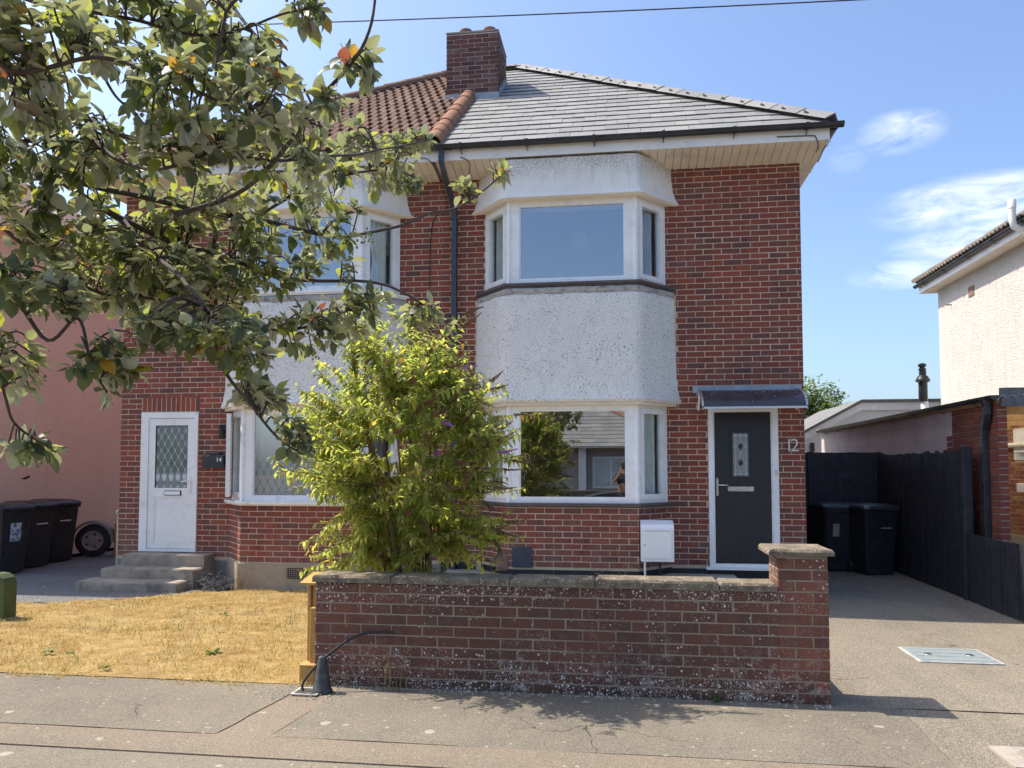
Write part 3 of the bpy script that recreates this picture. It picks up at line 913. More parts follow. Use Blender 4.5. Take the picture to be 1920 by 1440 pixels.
    un = MB(); bay_prism(un, .10, c, 2.425, 2.465); obj('apron_soffit', un, M['soffit_pvc'], h)
    band = MB()
    band.grid(bay_skin([(5.10,.0),(5.085,.11),(5.10,.15),(5.16,.115),(5.28,.085),(5.45,.07),(5.63,.065)], c, .004, 7+s, 30, .05))
    obj('render_band', band, M['smooth_render'], h, smooth=180)
    obj('band_soffit', bay_prism(MB(), .05, c, 5.09, 5.12), M['soffit_pvc'], h)
    # ---- bay windows
    for z0, z1, nm in ((1.185,2.43,'low'),(4.0,5.095,'up')):
        win = thing_part = MB()
        sill_o = .055 if nm == 'low' else .10
        if nm == 'low' and s < 0: sill_o = .09
        si = MB(); bay_prism(si, sill_o, c, z0-.035, z0-.002); bay_prism(si, sill_o-.02, c, z0-.055, z0-.0352)
        w = obj('bay_window', si, M['sill_slate'] if s > 0 else M[upvc], h)
        window_parts(w, c, z0, z1, M[upvc], (M['glass_side'], M['glass'], M['glass_side']))
        bo = MB(); bay_prism(bo, -.075, c, z0-.05, z0+.004)
        obj('window_board', bo, M['upvc'], w)
    if True:   # mortar bed under the upper sill
        mbed = MB(); mbed.grid(bay_skin([(3.86,.07),(3.89,.085),(3.93,.082),(3.944,.06)], c, .012, 5+s, 8, .04)); obj('sill_bedding', mbed, M['cement'], h, smooth=180)
    # ---- rooms behind the glass
    for z0, z1 in ((.36,2.62),(3.0,5.5)):
        xa, xb = seg(-2.35, .98)
        rm = MB(); rm.v = [(xa,10.7,z0),(xb,10.7,z0),(xb,14.2,z0),(xa,14.2,z0),(xa,10.7,z1),(xb,10.7,z1),(xb,14.2,z1),(xa,14.2,z1)]
        rm.f = [(4,7,6,5),(1,5,6,2),(2,6,7,3),(3,7,4,0)]
        obj('room_lining', rm, M['plaster'], h)
        fl = MB(); fl.box(xa,xb,10.721,14.2,z0-.05,z0-.001); obj('room_floor', fl, M['carpet'], h)
        cl = MB(); bay_prism(cl, -.09, c, z1-.005, z1+.03) if z1 > 5 else bay_prism(cl, -.09, c, 2.44, 2.47); obj('room_ceiling', cl, M['plaster'], h)
    # ---- eaves
    e0, e1 = seg(PX, 2.53)
    so = MB(); n = 0
    fas = MB(); fas.box(e0, e1, 9.965, 9.985, 5.665, 5.825)
    xs_ = mx(2.53)
    fas.box(*( (xs_-.02, xs_) if s > 0 else (xs_, xs_+.02) ), 9.986, 18.6, 5.665, 5.825)
    x = e0+.02
    while x < e1-.03:
        w = min(.098, e1-.03-x)
        b = MB(); zf = 5.668; zw = 5.585
        inside = c-1.35 < x+.05 < c+1.35 and False
        b.add([(x,9.986,zf),(x+w,9.986,zf),(x+w,10.52,zw),(x,10.52,zw),(x,9.986,zf+.012),(x+w,9.986,zf+.012),(x+w,10.52,zw+.012),(x,10.52,zw+.012)],
              [(3,2,1,0),(4,5,6,7),(0,1,5,4),(1,2,6,5),(2,3,7,6),(3,0,4,7)])
        obj('soffit_board', b, M['soffit_pvc'], h)
        x += .1035
    back = MB(); back.add([(e0,9.986,5.690),(e1,9.986,5.690),(e1,10.55,5.606),(e0,10.55,5.606)], [(3,2,1,0)])
    sx = (2.285,2.51) if s > 0 else (mx(2.51),mx(2.285))
    back.box(sx[0], sx[1], 10.53, 18.6, 5.63, 5.65)
    obj('soffit_backing', back, M['soffit_groove'], h)
    y = 10.54
    ss = MB()
    while y < 18.5:
        ss.box(sx[0], sx[1], y, y+.098, 5.612, 5.628); y += .1035
    obj('side_soffit', ss, M['soffit_pvc'], h, kind='stuff')
    obj('fascia', fas, M['fascia_paint'], h)
    return h, c, mx, seg
# ---------------------------------------------------------------- the pair of houses
h12, c12, m12, s12 = house_half('12', 1, 'red brick half house with grey slate roof, white roughcast bay and black front door', 'brick', 'mortar', 'upvc')
h14, c14, m14, s14 = house_half('14', -1, 'red brick half house with brown clay tiled roof behind the tree and white front door', 'brick14', 'mortar', 'upvc_old')
PX = -2.465
# ---- roofs
def slate_mat():
    t = NT('roof_slate')
    r = t.piece()
    c = t.ramp(r, [(0,(.22,.22,.215)),(.3,(.26,.257,.247)),(.6,(.24,.237,.228)),(.85,(.30,.292,.27))], 'CONSTANT')
    c = t.mix(t.rng(t.noise(1.1, 5, .6), .42, .68, 0, .5), c, (.36,.35,.31))
    c = t.mix(t.rng(t.noise(40, 5, .7), .4, .7, 0, .3), c, (.19,.19,.185))
    M['roof_slate'] = t.pbr(c, .62, t.bump(t.noise(60, 4), .4, .003), spec=.4)
    t = NT('clay_tile')
    r = t.piece()
    c = t.ramp(r, [(0,(.20,.115,.08)),(.3,(.23,.135,.095)),(.6,(.18,.10,.075)),(.85,(.26,.165,.12))], 'CONSTANT')
    c = t.mix(t.rng(t.noise(2.2, 5, .65), .45, .7, 0, .6), c, (.12,.085,.065))
    c = t.mix(t.math('MULTIPLY', t.rng(t.noise(30, 5, .7), .55, .72), .6), c, (.30,.26,.20))
    M['clay_tile'] = t.pbr(c, .9, t.bump(t.noise(70, 4), .5, .004), spec=.25)
    t = NT('terracotta')
    c = t.mix(t.rng(t.noise(5, 5, .6), .35, .65), (.36,.175,.10), (.28,.145,.095))
    c = t.mix(t.math('MULTIPLY', t.rng(t.noise(16, 5, .7), .5, .7), .6), c, (.20,.17,.14))
    M['terracotta'] = t.pbr(c, .9, t.bump(t.noise(50, 4), .5, .004), spec=.2)
slate_mat()
EY, EZ, RK, RD = 9.93, 5.845, .73, 4.45       # eave line, rise per metre in plan, plan depth to the ridge
cosr = 1/math.sqrt(1+RK*RK); sinr = RK*cosr
up_f = Vector((0, cosr, sinr)); nm_f = Vector((0, -sinr, cosr)); ux = Vector((1,0,0))
def slate_mesh():
    mb = MB(); l = .42; t = .009
    # lies on the course below: the lower edge is lifted
    def P(x, y, z): return (x, y, z+.021*(1-y/l))
    mb.add([P(-.5,0,0),P(.5,0,0),P(.5,l,0),P(-.5,l,0),P(-.5,0,t),P(.5,0,t),P(.5,l,t),P(-.5,l,t)],
           [(3,2,1,0),(4,5,6,7),(0,1,5,4),(1,2,6,5),(2,3,7,6),(3,0,4,7)])
    me = mb.mesh('slate'); me.materials.append(M['roof_slate']); return me
def tile_mesh():
    """clay tile with two rolls, unit width"""
    mb = MB(); l = .40; t = .014; n = 12
    prof = []
    for i in range(n+1):
        a = i/n; x = a-.5
        w = (a*2) % 1.0
        z = .032*max(0, math.sin(math.pi*min(1, w/.55)))**.8 if w < .55 else 0
        prof.append((x, z))
    top0 = [(x, 0, z+.035+t) for x, z in prof]; top1 = [(x, l, z+.004+t) for x, z in prof]; bot0 = [(x, 0, z+.033-.012) for x, z in prof]
    mb.grid([bot0, top0, top1])
    me = mb.mesh('clay_tile', 50); me.materials.append(M['clay_tile']); return me
def tile_slope(roof, mesh, name, x0f, x1f, rows, expo, width, seed, eave=(0,EY,EZ), u=ux, up=up_f, nm=nm_f, join=False, stag=.5, lift=.012):
    r = random.Random(seed); rest = MB()
    bv = [v.co.copy() for v in mesh.vertices]; bf = [tuple(p.vertices) for p in mesh.polygons]
    for k in range(rows):
        t = -.04+k*expo
        a, b = x0f(t+.17), x1f(t+.17)
        x = a-((k % 2)*stag)*width
        while x < b:
            q0, q1 = max(a, x+.002), min(b, x+width-.002)
            if q1-q0 > .03:
                org = Vector(eave)+u*((q0+q1)/2)+up*t+nm*(lift+r.uniform(-.002,.002))
                sx = q1-q0
                dt = r.uniform(-.004,.004); org += up*dt
                if join:
                    rest.add([tuple(org+u*(v.x*sx)+up*v.y+nm*v.z) for v in bv], bf)
                else:
                    o = bpy.data.objects.new(name, mesh)
                    tw = r.uniform(-.006,.006)
                    ut = (u+up*tw).normalized(); upt = nm.cross(ut)
                    place_matrix(o, org, ut*sx, upt, nm)
                    link(o, roof)
            x += width
    if join:
        me = rest.mesh(name); me.materials.append(mesh.materials[0])
        o = bpy.data.objects.new(name+'_slope', me); link(o, roof); tag(o, kind='stuff')
def half_round(name, p, q, r, length, mat, parent, angular=False, up=Vector((0,0,1)), seed=1):
    p, q = Vector(p), Vector(q); d = (q-p); L = d.length; d.normalize()
    s = d.cross(up).normalized(); w = s.cross(d)
    n = int(L/length); rr = random.Random(seed)
    for i in range(n):
        a = p+d*(i*L/n)+w*rr.uniform(-.004,.004); l = L/n+.03
        mb = MB(); rows = []
        for j, (tt, k) in enumerate(((0,1.04),(.02,1.04),(l,.96))):
            row = []
            for m in range(9):
                an = math.pi*m/8
                if angular:
                    x = -math.cos(an)*r*1.15; z = r*.72*(1-abs(math.cos(an))**1.0)+.01*math.sin(an)
                else:
                    x, z = -math.cos(an)*r, math.sin(an)*r
                row.append(tuple(a+d*tt+s*(-x*k)+w*(z*k)))
            rows.append(row)
        inner = [tuple(Vector(v)-(Vector(v)-a).normalized()*.02) for v in rows[0]]
        mb.grid([inner]+rows)
        obj(name, mb, mat, parent, smooth=50)
def build_roof(s, h, mx, base_mat, mesh, tname, ridge_mat, angular):
    x_e = 2.55
    ra = (mx(x_e-RD), EY+RD, EZ+RK*RD)
    deck = MB(); z = EZ-.005
    e_r = mx(x_e); ridge_in = (PX, EY+RD, EZ+RK*RD)
    yb = EY+2*RD
    V = [(PX,EY,z),(e_r,EY,z),(ra[0],ra[1],ra[2]-.01),(PX,ridge_in[1],ridge_in[2]-.01),(e_r,yb,z),(PX,yb,z)]
    F = [(0,1,2,3),(1,4,2),(4,5,3,2)]
    if s < 0: F = [tuple(reversed(q)) for q in F]
    deck.add(V, F)
    roof = obj('roof', deck, base_mat, h)
    rows = 20
    expo = (RD/cosr)/rows
    if s > 0:
        tile_slope(roof, mesh, tname, lambda t: PX, lambda t: x_e-t*cosr+.05, rows, expo, .30, 4)
    else:
        tile_slope(roof, mesh, tname, lambda t: mx(x_e)+t*cosr, lambda t: PX, rows, expo, .30, 4, stag=.0)
    # side slope, out of sight from the street
    if s > 0:
        up_s = Vector((-cosr,0,sinr)); nm_s = Vector((sinr,0,cosr)); u_s = Vector((0,1,0))
        tile_slope(roof, mesh, tname, lambda t: EY+t*cosr, lambda t: yb-t*cosr, rows, expo, .335, 6, eave=(x_e,0,EZ), u=u_s, up=up_s, nm=nm_s, join=True)
    else:
        up_s = Vector((cosr,0,sinr)); nm_s = Vector((-sinr,0,cosr)); u_s = Vector((0,-1,0))
        tile_slope(roof, mesh, tname, lambda t: -yb+t*cosr, lambda t: -EY-t*cosr, rows, expo, .30, 6, eave=(mx(x_e),0,EZ), u=u_s, up=up_s, nm=nm_s, join=True, stag=0)
    lift = Vector((0,0,.03))
    half_round('hip_tile', Vector((e_r,EY,EZ))+lift, Vector(ra)+lift, .13 if angular else .12, .42, ridge_mat, roof, angular, seed=3)
    a, b = sorted((ra[0], PX))
    half_round('ridge_tile', (a, EY+RD, EZ+RK*RD+.03), (b, EY+RD, EZ+RK*RD+.03), .13, .42, ridge_mat, roof, angular, seed=5)
    return roof
slate_me = slate_mesh(); tile_me = tile_mesh()
roof12 = build_roof(1, h12, m12, M['roof_slate'], slate_me, 'slate', M['roof_slate'], True)
roof14 = build_roof(-1, h14, m14, M['felt_grey'], tile_me, 'clay_tile', M['clay_tile'], False)
# terracotta half rounds down the party line
pa = Vector((PX, EY-.02, EZ+.03)); pb = pa+up_f*3.15
half_round('verge_tile', pa, pb, .125, .30, M['terracotta'], roof14, False, nm_f, 9)
# hip irons
for i in range(6): pass
# ---- chimney
def chimney():
    x0, x1, y0, y1, z0, z1 = -2.825, -1.975, 12.28, 13.15, 7.1, 8.70
    ch = obj('chimney', MB().box(x0+.004,x1-.004,y0+.004,y1-.004,z0,z1-.01), M['mortar_chimney'], h12)
    inst = []
    for A, u, L, ph in (((x0,y0),(1,0),x1-x0,0),((x1,y0),(0,1),y1-y0,1),((x1,y1),(-1,0),x1-x0,0),((x0,y1),(0,-1),y1-y0,1)):
        inst += wall_bricks(A, u, L, z0, z1, (), ph, prio=1 if u == (1,0) or u == (0,1) else 0, seed=int(L*10))
    lay_bricks(inst, brick_mesh('brick', M['chimney_brick']), ch, 200)
    cap = MB(); cap.box(x0-.01,x1+.01,y0-.01,y1+.01,z1,z1+.025); obj('flaunching', cap, M['mortar_old'], ch)
    for x in (-2.55,-2.15):
        obj('chimney_pot', MB().lathe((x,12.5,z1+.02),[(.10,0),(.115,.02),(.10,.05),(.095,.10),(.11,.115),(.105,.135),(.05,.15)],16), M['pot_clay'], ch, smooth=40)
    fl = MB()
    for a, b in ((x0-.02,x1+.02),):
        fl.add([(a,y0-.018,7.50),(b,y0-.018,7.50),(b,y0-.018,7.68),(a,y0-.018,7.68),(a,y0-.16,7.475),(b,y0-.16,7.475)], [(0,1,2,3),(4,5,1,0)])
    k = x1+.018
    for i in range(6):   # stepped flashing up the right side
        y = y0-.02+i*.15; zt = EZ+RK*(y+.15-EY)
        fl.add([(k,y,zt-.13),(k,y+.15,zt-.02),(k,y+.15,zt+.13),(k,y,zt+.13)], [(0,1,2,3)])
        fl.add([(k,y,zt-.09),(k+.14,y,zt-.09),(k+.14,y+.15,zt+.02),(k,y+.15,zt+.02)], [(0,1,2,3)])
    k = x0-.018
    for i in range(6):
        y = y0-.02+i*.15; zt = EZ+RK*(y+.15-EY)
        fl.add([(k,y,zt-.13),(k,y,zt+.14),(k,y+.15,zt+.14),(k,y+.15,zt-.02)], [(0,1,2,3)])
        fl.add([(k-.16,y,zt-.05),(k,y,zt-.05),(k,y+.15,zt+.06),(k-.16,y+.15,zt+.06)], [(0,1,2,3)])
    obj('flashing', fl, M['lead'], ch)
chimney()
# ---- gutters and downpipe
def gutter(name, p0, p1, mat, parent, r=.057, nb=6, out=(0,-1)):
    """half-round gutter between two points of its back rim"""
    p0, p1 = Vector(p0), Vector(p1); d = (p1-p0); L = d.length; d.normalize(); o = Vector((*out,0))
    def prof(rr, top):
        pts = []
        for k in range(9):
            a = math.pi*k/8
            pts.append(o*(rr*(1-math.cos(a)))+Vector((0,0,-math.sin(a)*rr*1.05+top)))
        return pts
    mb = MB()
    pr_ = prof(r, 0)
    rows = [[tuple(p0+d*t+q) for q in pr_] for t in (0, L)]
    pin = [q*1 for q in prof(r-.006, 0)]
    pin = [q+o*.006 for q in pin]
    rows2 = [[tuple(p0+d*t+q) for q in pin] for t in (L, 0)]
    mb.grid(rows).grid(rows2)
    for t in (0.0, L):
        base = len(mb.v); mb.v.extend([tuple(p0+d*t+q) for q in pr_]); mb.f.append(tuple(range(base, base+9)))
    g = obj(name, mb, mat, parent, smooth=60)
    for i in range(nb):
        t = L*(i+.5)/nb
        b = MB(); pb_ = [q*1.12-o*.006 for q in prof(r+.004, .002)]
        b.grid([[tuple(p0+d*(t+w)+q) for q in pb_] for w in (-.022,.022)])
        a = p0+d*t+o*r+Vector((0,0,-r*1.05))
        b.tube([a+Vector((0,0,.005)), a+Vector((0,0,-.03))-o*.0, a-o*(r*.9)+Vector((0,0,-.045))], .007, 5)
        obj('gutter_bracket', b, mat, g)
    return g
g12 = gutter('gutter', (PX-.05,9.962,5.845), (2.68,9.962,5.845), M['gutter_black'], h12)
gutter('gutter', (m14(2.68),9.962,5.845), (PX-.06,9.962,5.845), M['gutter_black'], h14)
gutter('side_gutter', (2.532,9.99,5.845), (2.532,18.5,5.845), M['gutter_black'], h12, out=(1,0), nb=9)
dp = MB(); px_ = -2.345
dp.tube([(px_,9.905,5.79),(px_,9.905,5.64),(px_+.02,9.95,5.52),(px_+.05,10.42,5.22),(px_+.06,10.455,5.08),(px_+.06,10.455,.2)], .0325, 4, square=True)
dpo = obj('downpipe', dp, M['downpipe_grey'], h12)
for z in (5.05,3.3,1.6):
    obj('pipe_clip', MB().box(px_+.015,px_+.105,10.41,10.499,z-.02,z+.02), M['downpipe_grey'], dpo)
# hip irons on the right hip
def cable(name, pts, r, mat, parent, **tags):
    """smooth line through the points"""
    P = [Vector(p) for p in pts]; out = []
    for i in range(len(P)-1):
        a, b, c_, d = P[max(0,i-1)], P[i], P[i+1], P[min(len(P)-1,i+2)]
        for k in range(6):
            t = k/6
            out.append(.5*((2*b)+(c_-a)*t+(2*a-5*b+4*c_-d)*t*t+(3*b-a-3*c_+d)*t**3))
    out.append(P[-1])
    return obj(name, MB().tube(out, r, 5), mat, parent, smooth=60, **tags)
cable('aerial_lead', [(-2.66,9.95,5.72),(-2.5,9.95,5.66),(-2.42,10.2,5.45),(-2.40,10.48,5.2),(-2.62,10.485,4.9),(-2.62,10.485,3.2)], .006, M['wire_black'], h12)
cable('aerial_lead', [(-2.1,9.955,5.70),(-1.98,9.97,5.62),(-2.05,10.2,5.5),(-2.2,10.47,5.35),(-2.28,10.485,5.1)], .006, M['wire_black'], h12)
cable('aerial_lead', [(1.9,9.955,5.73),(2.3,9.955,5.72),(2.36,9.955,5.70),(2.40,10.0,5.60),(2.42,10.2,5.60)], .006, M['wire_black'], h12)
cable('telephone_lead', [(-5.45,10.485,5.5),(-5.47,10.485,3.6),(-5.46,10.485,1.5)], .005, M['wire_black'], h14)
# ---- front door of number 12
def door_12():
    x0, x1, z0, z1 = 1.078, 1.952, .335, 2.425
    fr = MB()
    fr.box(x0, x0+.062, FY-.018, FY+.06, z0+.07, z1); fr.box(x1-.075, x1, FY-.018, FY+.06, z0+.07, z1)
    fr.box(x0+.062, x1-.075, FY-.0175, FY+.06, z1-.075, z1)
    fr.box(x0, x1, FY-.03, FY+.06, z0+.03, z0+.0695)
    fr.box(x0-.05, x1+.02, FY-.085, FY+.02, z0-.005, z0+.0295)
    # bead
    fr.box(x0+.0625, x0+.078, FY+.002, FY+.03, z0+.071, z1-.076); fr.box(x1-.09, x1-.0755, FY+.002, FY+.03, z0+.071, z1-.076)
    lx0, lx1, lz0, lz1 = x0+.08, x1-.092, z0+.085, z1-.08
    d = obj('front_door', MB().box(lx0, lx1, FY+.012, FY+.058, lz0, lz1), None, h12)
    t = NT('door_black')
    g = t.noise(14, 5, .6, t.scaled((9,9,.7)))
    cc = t.mix(t.rng(g, .35, .65), (.009,.0095,.012), (.019,.02,.024))
    d.data.materials.append(t.pbr(cc, t.rng(g, .3, .7, .36, .5), t.bump(g, .35, .004), spec=.5))
    M['door_black'] = t.m
    obj('door_frame', fr, M['upvc'], d)
    cas = MB(); gx0, gx1, gz0, gz1 = 1.388, 1.580, 1.525, 2.075
    for a, b, c_, e in ((gx0-.035,gx0,gz0-.035,gz1+.035),(gx1,gx1+.035,gz0-.035,gz1+.035),(gx0,gx1,gz1,gz1+.035),(gx0,gx1,gz0-.035,gz0)):
        cas.box(a,b,FY+.0,FY+.03,c_,e)
    obj('glazing_cassette', cas, M['door_black'], d)
    t = NT('obscured_glass')
    nn = t.noise(40, 4)
    c2 = t.mix(t.rng(nn, .35, .65), (.16,.18,.18), (.28,.30,.30))
    M['obscured_glass'] = t.pbr(c2, .12, t.bump(nn, .4, .01), spec=.8)
    obj('door_pane', MB().box(gx0,gx1,FY+.006,FY+.011,gz0,gz1), M['obscured_glass'], d)
    ld = MB(); cx = (gx0+gx1)/2; y0 = FY+.001; y1 = FY+.0065
    for x in (gx0+.03, gx1-.03): ld.box(x-.0025,x+.0025,y0,y1,gz0,gz1)
    for z in (gz0+.03, gz1-.03): ld.box(gx0,gx1,y0-.0005,y1,z-.0025,z+.0025)
    for zc in (gz0+.17, gz1-.17):
        for i in range(4):
            P = [(cx,zc+.05),(cx+.035,zc),(cx,zc-.05),(cx-.035,zc)]
            a, b = P[i], P[(i+1)%4]
            ld.tube([(a[0],y0+.002,a[1]),(b[0],y0+.002,b[1])], .0035, 4)
        ld.box(gx0,cx-.035,y0-.0008,y1,zc-.002,zc+.002); ld.box(cx+.035,gx1,y0-.0008,y1,zc-.002,zc+.002)
    for a, b in ((gz0,gz0+.12),(gz0+.22,gz1-.22),(gz1-.12,gz1)): ld.box(cx-.0025,cx+.0025,y0-.0012,y1,a,b)
    obj('leadwork', ld, M['steel'], d)
    dm = MB()
    for zc in (gz0+.17, gz1-.17): dm.add([(cx,FY+.003,zc+.045),(cx-.03,FY+.003,zc),(cx,FY+.003,zc-.045),(cx+.03,FY+.003,zc),(cx,FY-.006,zc)], [(0,1,4),(1,2,4),(2,3,4),(3,0,4)])
    obj('bevelled_diamond', dm, M['door_black'], d)
    lb = MB(); lb.cbox(1.315,1.645,FY-.012,FY+.012,1.325,1.395,.006); lb.box(1.33,1.63,FY-.018,FY-.0125,1.345,1.378)
    obj('letterbox', lb, M['chrome'], d)
    hd = MB(); hx = lx0+.03; hd.cbox(hx-.016,hx+.016,FY-.006,FY+.0118,1.265,1.505,.005)
    hd.tube([(hx,FY-.006,1.41),(hx,FY-.05,1.41),(hx+.02,FY-.056,1.41),(hx+.13,FY-.054,1.408)], .009, 8)
    hd.lathe((hx,FY-.006,1.32),[(.011,0),(.011,.01)],10,'y')
    obj('door_handle', hd, M['chrome'], d, smooth=40)
    sp = MB(); sp.lathe((x1-.035,FY-.018,1.57),[(.022,0),(.022,.008),(.012,.012)],14,'y'); sp.box(x1-.055,x1-.015,FY-.0245,FY-.018,1.535,1.605)
    obj('key_safe', sp, M['brushed_steel'], d)
    obj('hall_blank', MB().box(x0-.02,x1+.02,FY+.062,FY+.08,z0,z1), M['carpet'], d)
    # canopy
    can = thing_holder = obj('door_canopy', MB().box(.885,2.245,FY-.045,FY-.007,2.60,2.69), M['lead'], h12)
    t = NT('canopy_sheet')
    cs = t.mix(t.rng(t.noise(7, 5), .35, .65), (.035,.034,.042), (.055,.052,.06))
    M['canopy_sheet'] = t.pbr(cs, .25, None, spec=.6)
    rows = []
    for k in range(11):
        a = k/10*R(78); y = FY-.02-.62*math.sin(a)/math.sin(R(78)); z = 2.365+.26*(math.cos(a)-math.cos(R(78)))/(1-math.cos(R(78)))
        rows.append((y, z))
    sh = MB(); sh.grid([[(.975,y,z+.004) for y, z in rows],[(2.165,y,z+.004) for y, z in rows]]); sh.grid([[(2.165,y,z) for y, z in rows],[(.975,y,z) for y, z in rows]])
    obj('canopy_sheet', sh, M['canopy_sheet'], can, smooth=60)
    fr_ = MB(); fr_.box(.965,2.175,FY-.665,FY-.638,2.35,2.375); obj('canopy_bar', fr_, M['brushed_steel'], can)
    for x in (.945, 2.17):
        rib = MB(); n = len(rows)
        base = len(rib.v)
        for xx in (x, x+.022):
            for y, z in rows: rib.v.append((xx,y,z+.02))
            for y, z in rows: rib.v.append((xx,y,z-.022))
        for k in range(n-1):
            rib.f += [(k,k+1,2*n+k+1,2*n+k),(n+k+1,n+k,3*n+k,3*n+k+1),(k+1,k,n+k,n+k+1),(2*n+k,2*n+k+1,3*n+k+1,3*n+k)]
        obj('canopy_rib', rib, M['brushed_steel'], can)
        br = MB(); br.tube([(x+.01,FY-.01,2.43),(x+.01,FY-.05,2.38),(x+.01,FY-.20,2.54),(x+.01,FY-.05,2.60)], .014, 6); obj('canopy_bracket', br, M['upvc_old'], can)
    rr = random.Random(3); dr = MB()
    for i in range(9):
        a = rr.uniform(.35,.95)*R(78); y = FY-.02-.62*math.sin(a)/math.sin(R(78)); z = 2.372+.26*(math.cos(a)-math.cos(R(78)))/(1-math.cos(R(78)))
        x = rr.uniform(1.05,2.1); s = rr.uniform(.006,.013); dr.lathe((x,y,z),[(s,0),(s*.8,.003)],7)
    obj('dropping', dr, M['white_print'], can, kind='stuff')
door_12()
# ---- front door of number 14
def ogee_net(name, scale_u, axis, glassy, zsplit=None):
    t = NT(name)
    u = t.math('MULTIPLY', t.xyz(axis), scale_u*2*math.pi); v = t.math('MULTIPLY', t.xyz(2), scale_u*2*math.pi*.56)
    s = t.math('ADD', t.math('COSINE', u), t.math('COSINE', v))
    line = t.rng(t.math('ABSOLUTE', s), .12, .32, 1, 0)
    z = t.xyz(2)
    base = t.mix(t.rng(t.noise(6, 4), .35, .65), (.10,.13,.12), (.17,.20,.19))
    lace = (.50,.56,.55)
    if zsplit:
        low = t.rng(z, zsplit, zsplit+.06, 1, 0)
        diam = t.math('GREATER_THAN', s, .35)
        base = t.mix(t.math('MULTIPLY', low, t.math('MAXIMUM', diam, .25)), base, (.56,.60,.60))
        line2 = t.mix(low, line, t.math('MULTIPLY', line, .0))
        c = t.mix(t.math('MULTIPLY', line, .65), base, t.mix(low, lace, (.15,.18,.19)))
    else:
        c = t.mix(t.math('MULTIPLY', line, .6), base, lace)
    M[name] = t.pbr(c, .12 if glassy else .9, None, spec=.6)
ogee_net('patterned_glass', 9.5, 0, True, 1.52)
def door_14():
    x0, x1, z0, z1 = m14(1.952), m14(1.078), .44, 2.425
    fr = MB()
    fr.box(x0, x0+.115, FY-.02, FY+.06, z0, z1); fr.box(x1-.055, x1, FY-.02, FY+.06, z0, z1)
    fr.box(x0+.115, x1-.055, FY-.0195, FY+.06, z1-.085, z1); fr.box(x0+.115, x1-.055, FY-.0195, FY+.06, z0, z0+.04)
    lx0, lx1, lz0, lz1 = x0+.118, x1-.058, z0+.045, z1-.09
    gx0, gx1, gz0, gz1 = lx0+.10, lx1-.10, 1.345, lz1-.10
    leaf = MB()
    leaf.box(lx0, gx0, FY-.005, FY+.05, lz0, lz1); leaf.box(gx1, lx1, FY-.005, FY+.05, lz0, lz1)
    leaf.box(gx0, gx1, FY-.0045, FY+.05, gz1, lz1); leaf.box(gx0, gx1, FY-.0045, FY+.05, gz0-.13, gz0); leaf.box(gx0, gx1, FY-.0045, FY+.05, lz0, lz0+.11)
    d = obj('front_door', leaf, M['upvc_old'], h14)
    obj('door_frame', fr, M['upvc_old'], d)
    obj('door_panel', MB().box(gx0-.002, gx1+.002, FY+.006, FY+.045, lz0+.109, gz0-.129), M['upvc'], d)
    bd = MB()
    for a, b, c_, e in ((gx0,gx0+.012,lz0+.11,gz0-.13),(gx1-.012,gx1,lz0+.11,gz0-.13),(gx0+.012,gx1-.012,lz0+.11,lz0+.122),(gx0+.012,gx1-.012,gz0-.142,gz0-.13)): bd.box(a,b,FY-.001,FY+.0055,c_,e)
    obj('panel_bead', bd, M['upvc_old'], d)
    obj('door_pane', MB().box(gx0-.002,gx1+.002,FY+.012,FY+.018,gz0-.002,gz1+.002), M['patterned_glass'], d)
    gk = MB()
    for a, b, c_, e in ((gx0,gx0+.008,gz0,gz1),(gx1-.008,gx1,gz0,gz1),(gx0+.008,gx1-.008,gz0,gz0+.008),(gx0+.008,gx1-.008,gz1-.008,gz1)): gk.box(a,b,FY+.002,FY+.011,c_,e)
    obj('gasket', gk, M['rubber'], d)
    sl = MB(); sl.cbox(-6.51,-6.245,FY-.012,FY-.0046,1.235,1.305,.003); so = obj('letterbox', sl, M['rubber'], d)
    obj('letterbox_flap', MB().box(-6.50,-6.265,FY-.0165,FY-.0125,1.245,1.295), M['upvc'], d)
    hd = MB(); hx = lx1-.055; hd.cbox(hx-.015,hx+.015,FY-.014,FY-.0052,1.28,1.52,.004)
    hd.tube([(hx,FY-.014,1.44),(hx,FY-.05,1.44),(hx-.02,FY-.055,1.44),(hx-.11,FY-.05,1.435)], .008, 8)
    obj('door_handle', hd, M['upvc'], d, smooth=40)
    obj('hall_blank', MB().box(x0,x1,FY+.062,FY+.08,z0,z1), M['carpet'], d)
    # little open top-hung casement at the left of the bay, standing ajar
    A = Vector(bay_ring(0,c14)[0]); B = Vector(bay_ring(0,c14)[1]); u = (B-A).normalized()
    ang = R(15); u2 = Vector((u.x*math.cos(ang)+u.y*math.sin(ang), -u.x*math.sin(ang)+u.y*math.cos(ang)))
    op = MB(); L = .50; A2 = A+u*.05+Vector((u.y,-u.x))*.05
    for a, b, c_, e in ((0,.06,1.24,2.36),(L-.06,L,1.24,2.36),(.06,L-.06,1.24,1.30),(.06,L-.06,2.30,2.36)): op.obox(A2,u2,a,b,-.03,.025,c_,e)
    oc = obj('open_casement', op, M['upvc_old'], h14)
    obj('pane', MB().obox(A2,u2,.06,L-.06,-.004,.002,1.30,2.30), M['glass'], oc)
door_14()
obj('airbrick', MB().box(-4.28-.14,-4.28+.14,bay_ring(.05,c14)[1][1]-.006,bay_ring(.05,c14)[1][1]+.01,.17,.31), M['rubber'], h14)
ab = MB()
for i in range(11):
    for j in range(5): ab.box(-4.41+i*.0245,-4.40+i*.0245,bay_ring(.05,c14)[1][1]-.0085,bay_ring(.05,c14)[1][1]-.0062,.18+j*.026,.196+j*.026)
obj('airbrick_grille', ab, M['plinth_render'], h14)
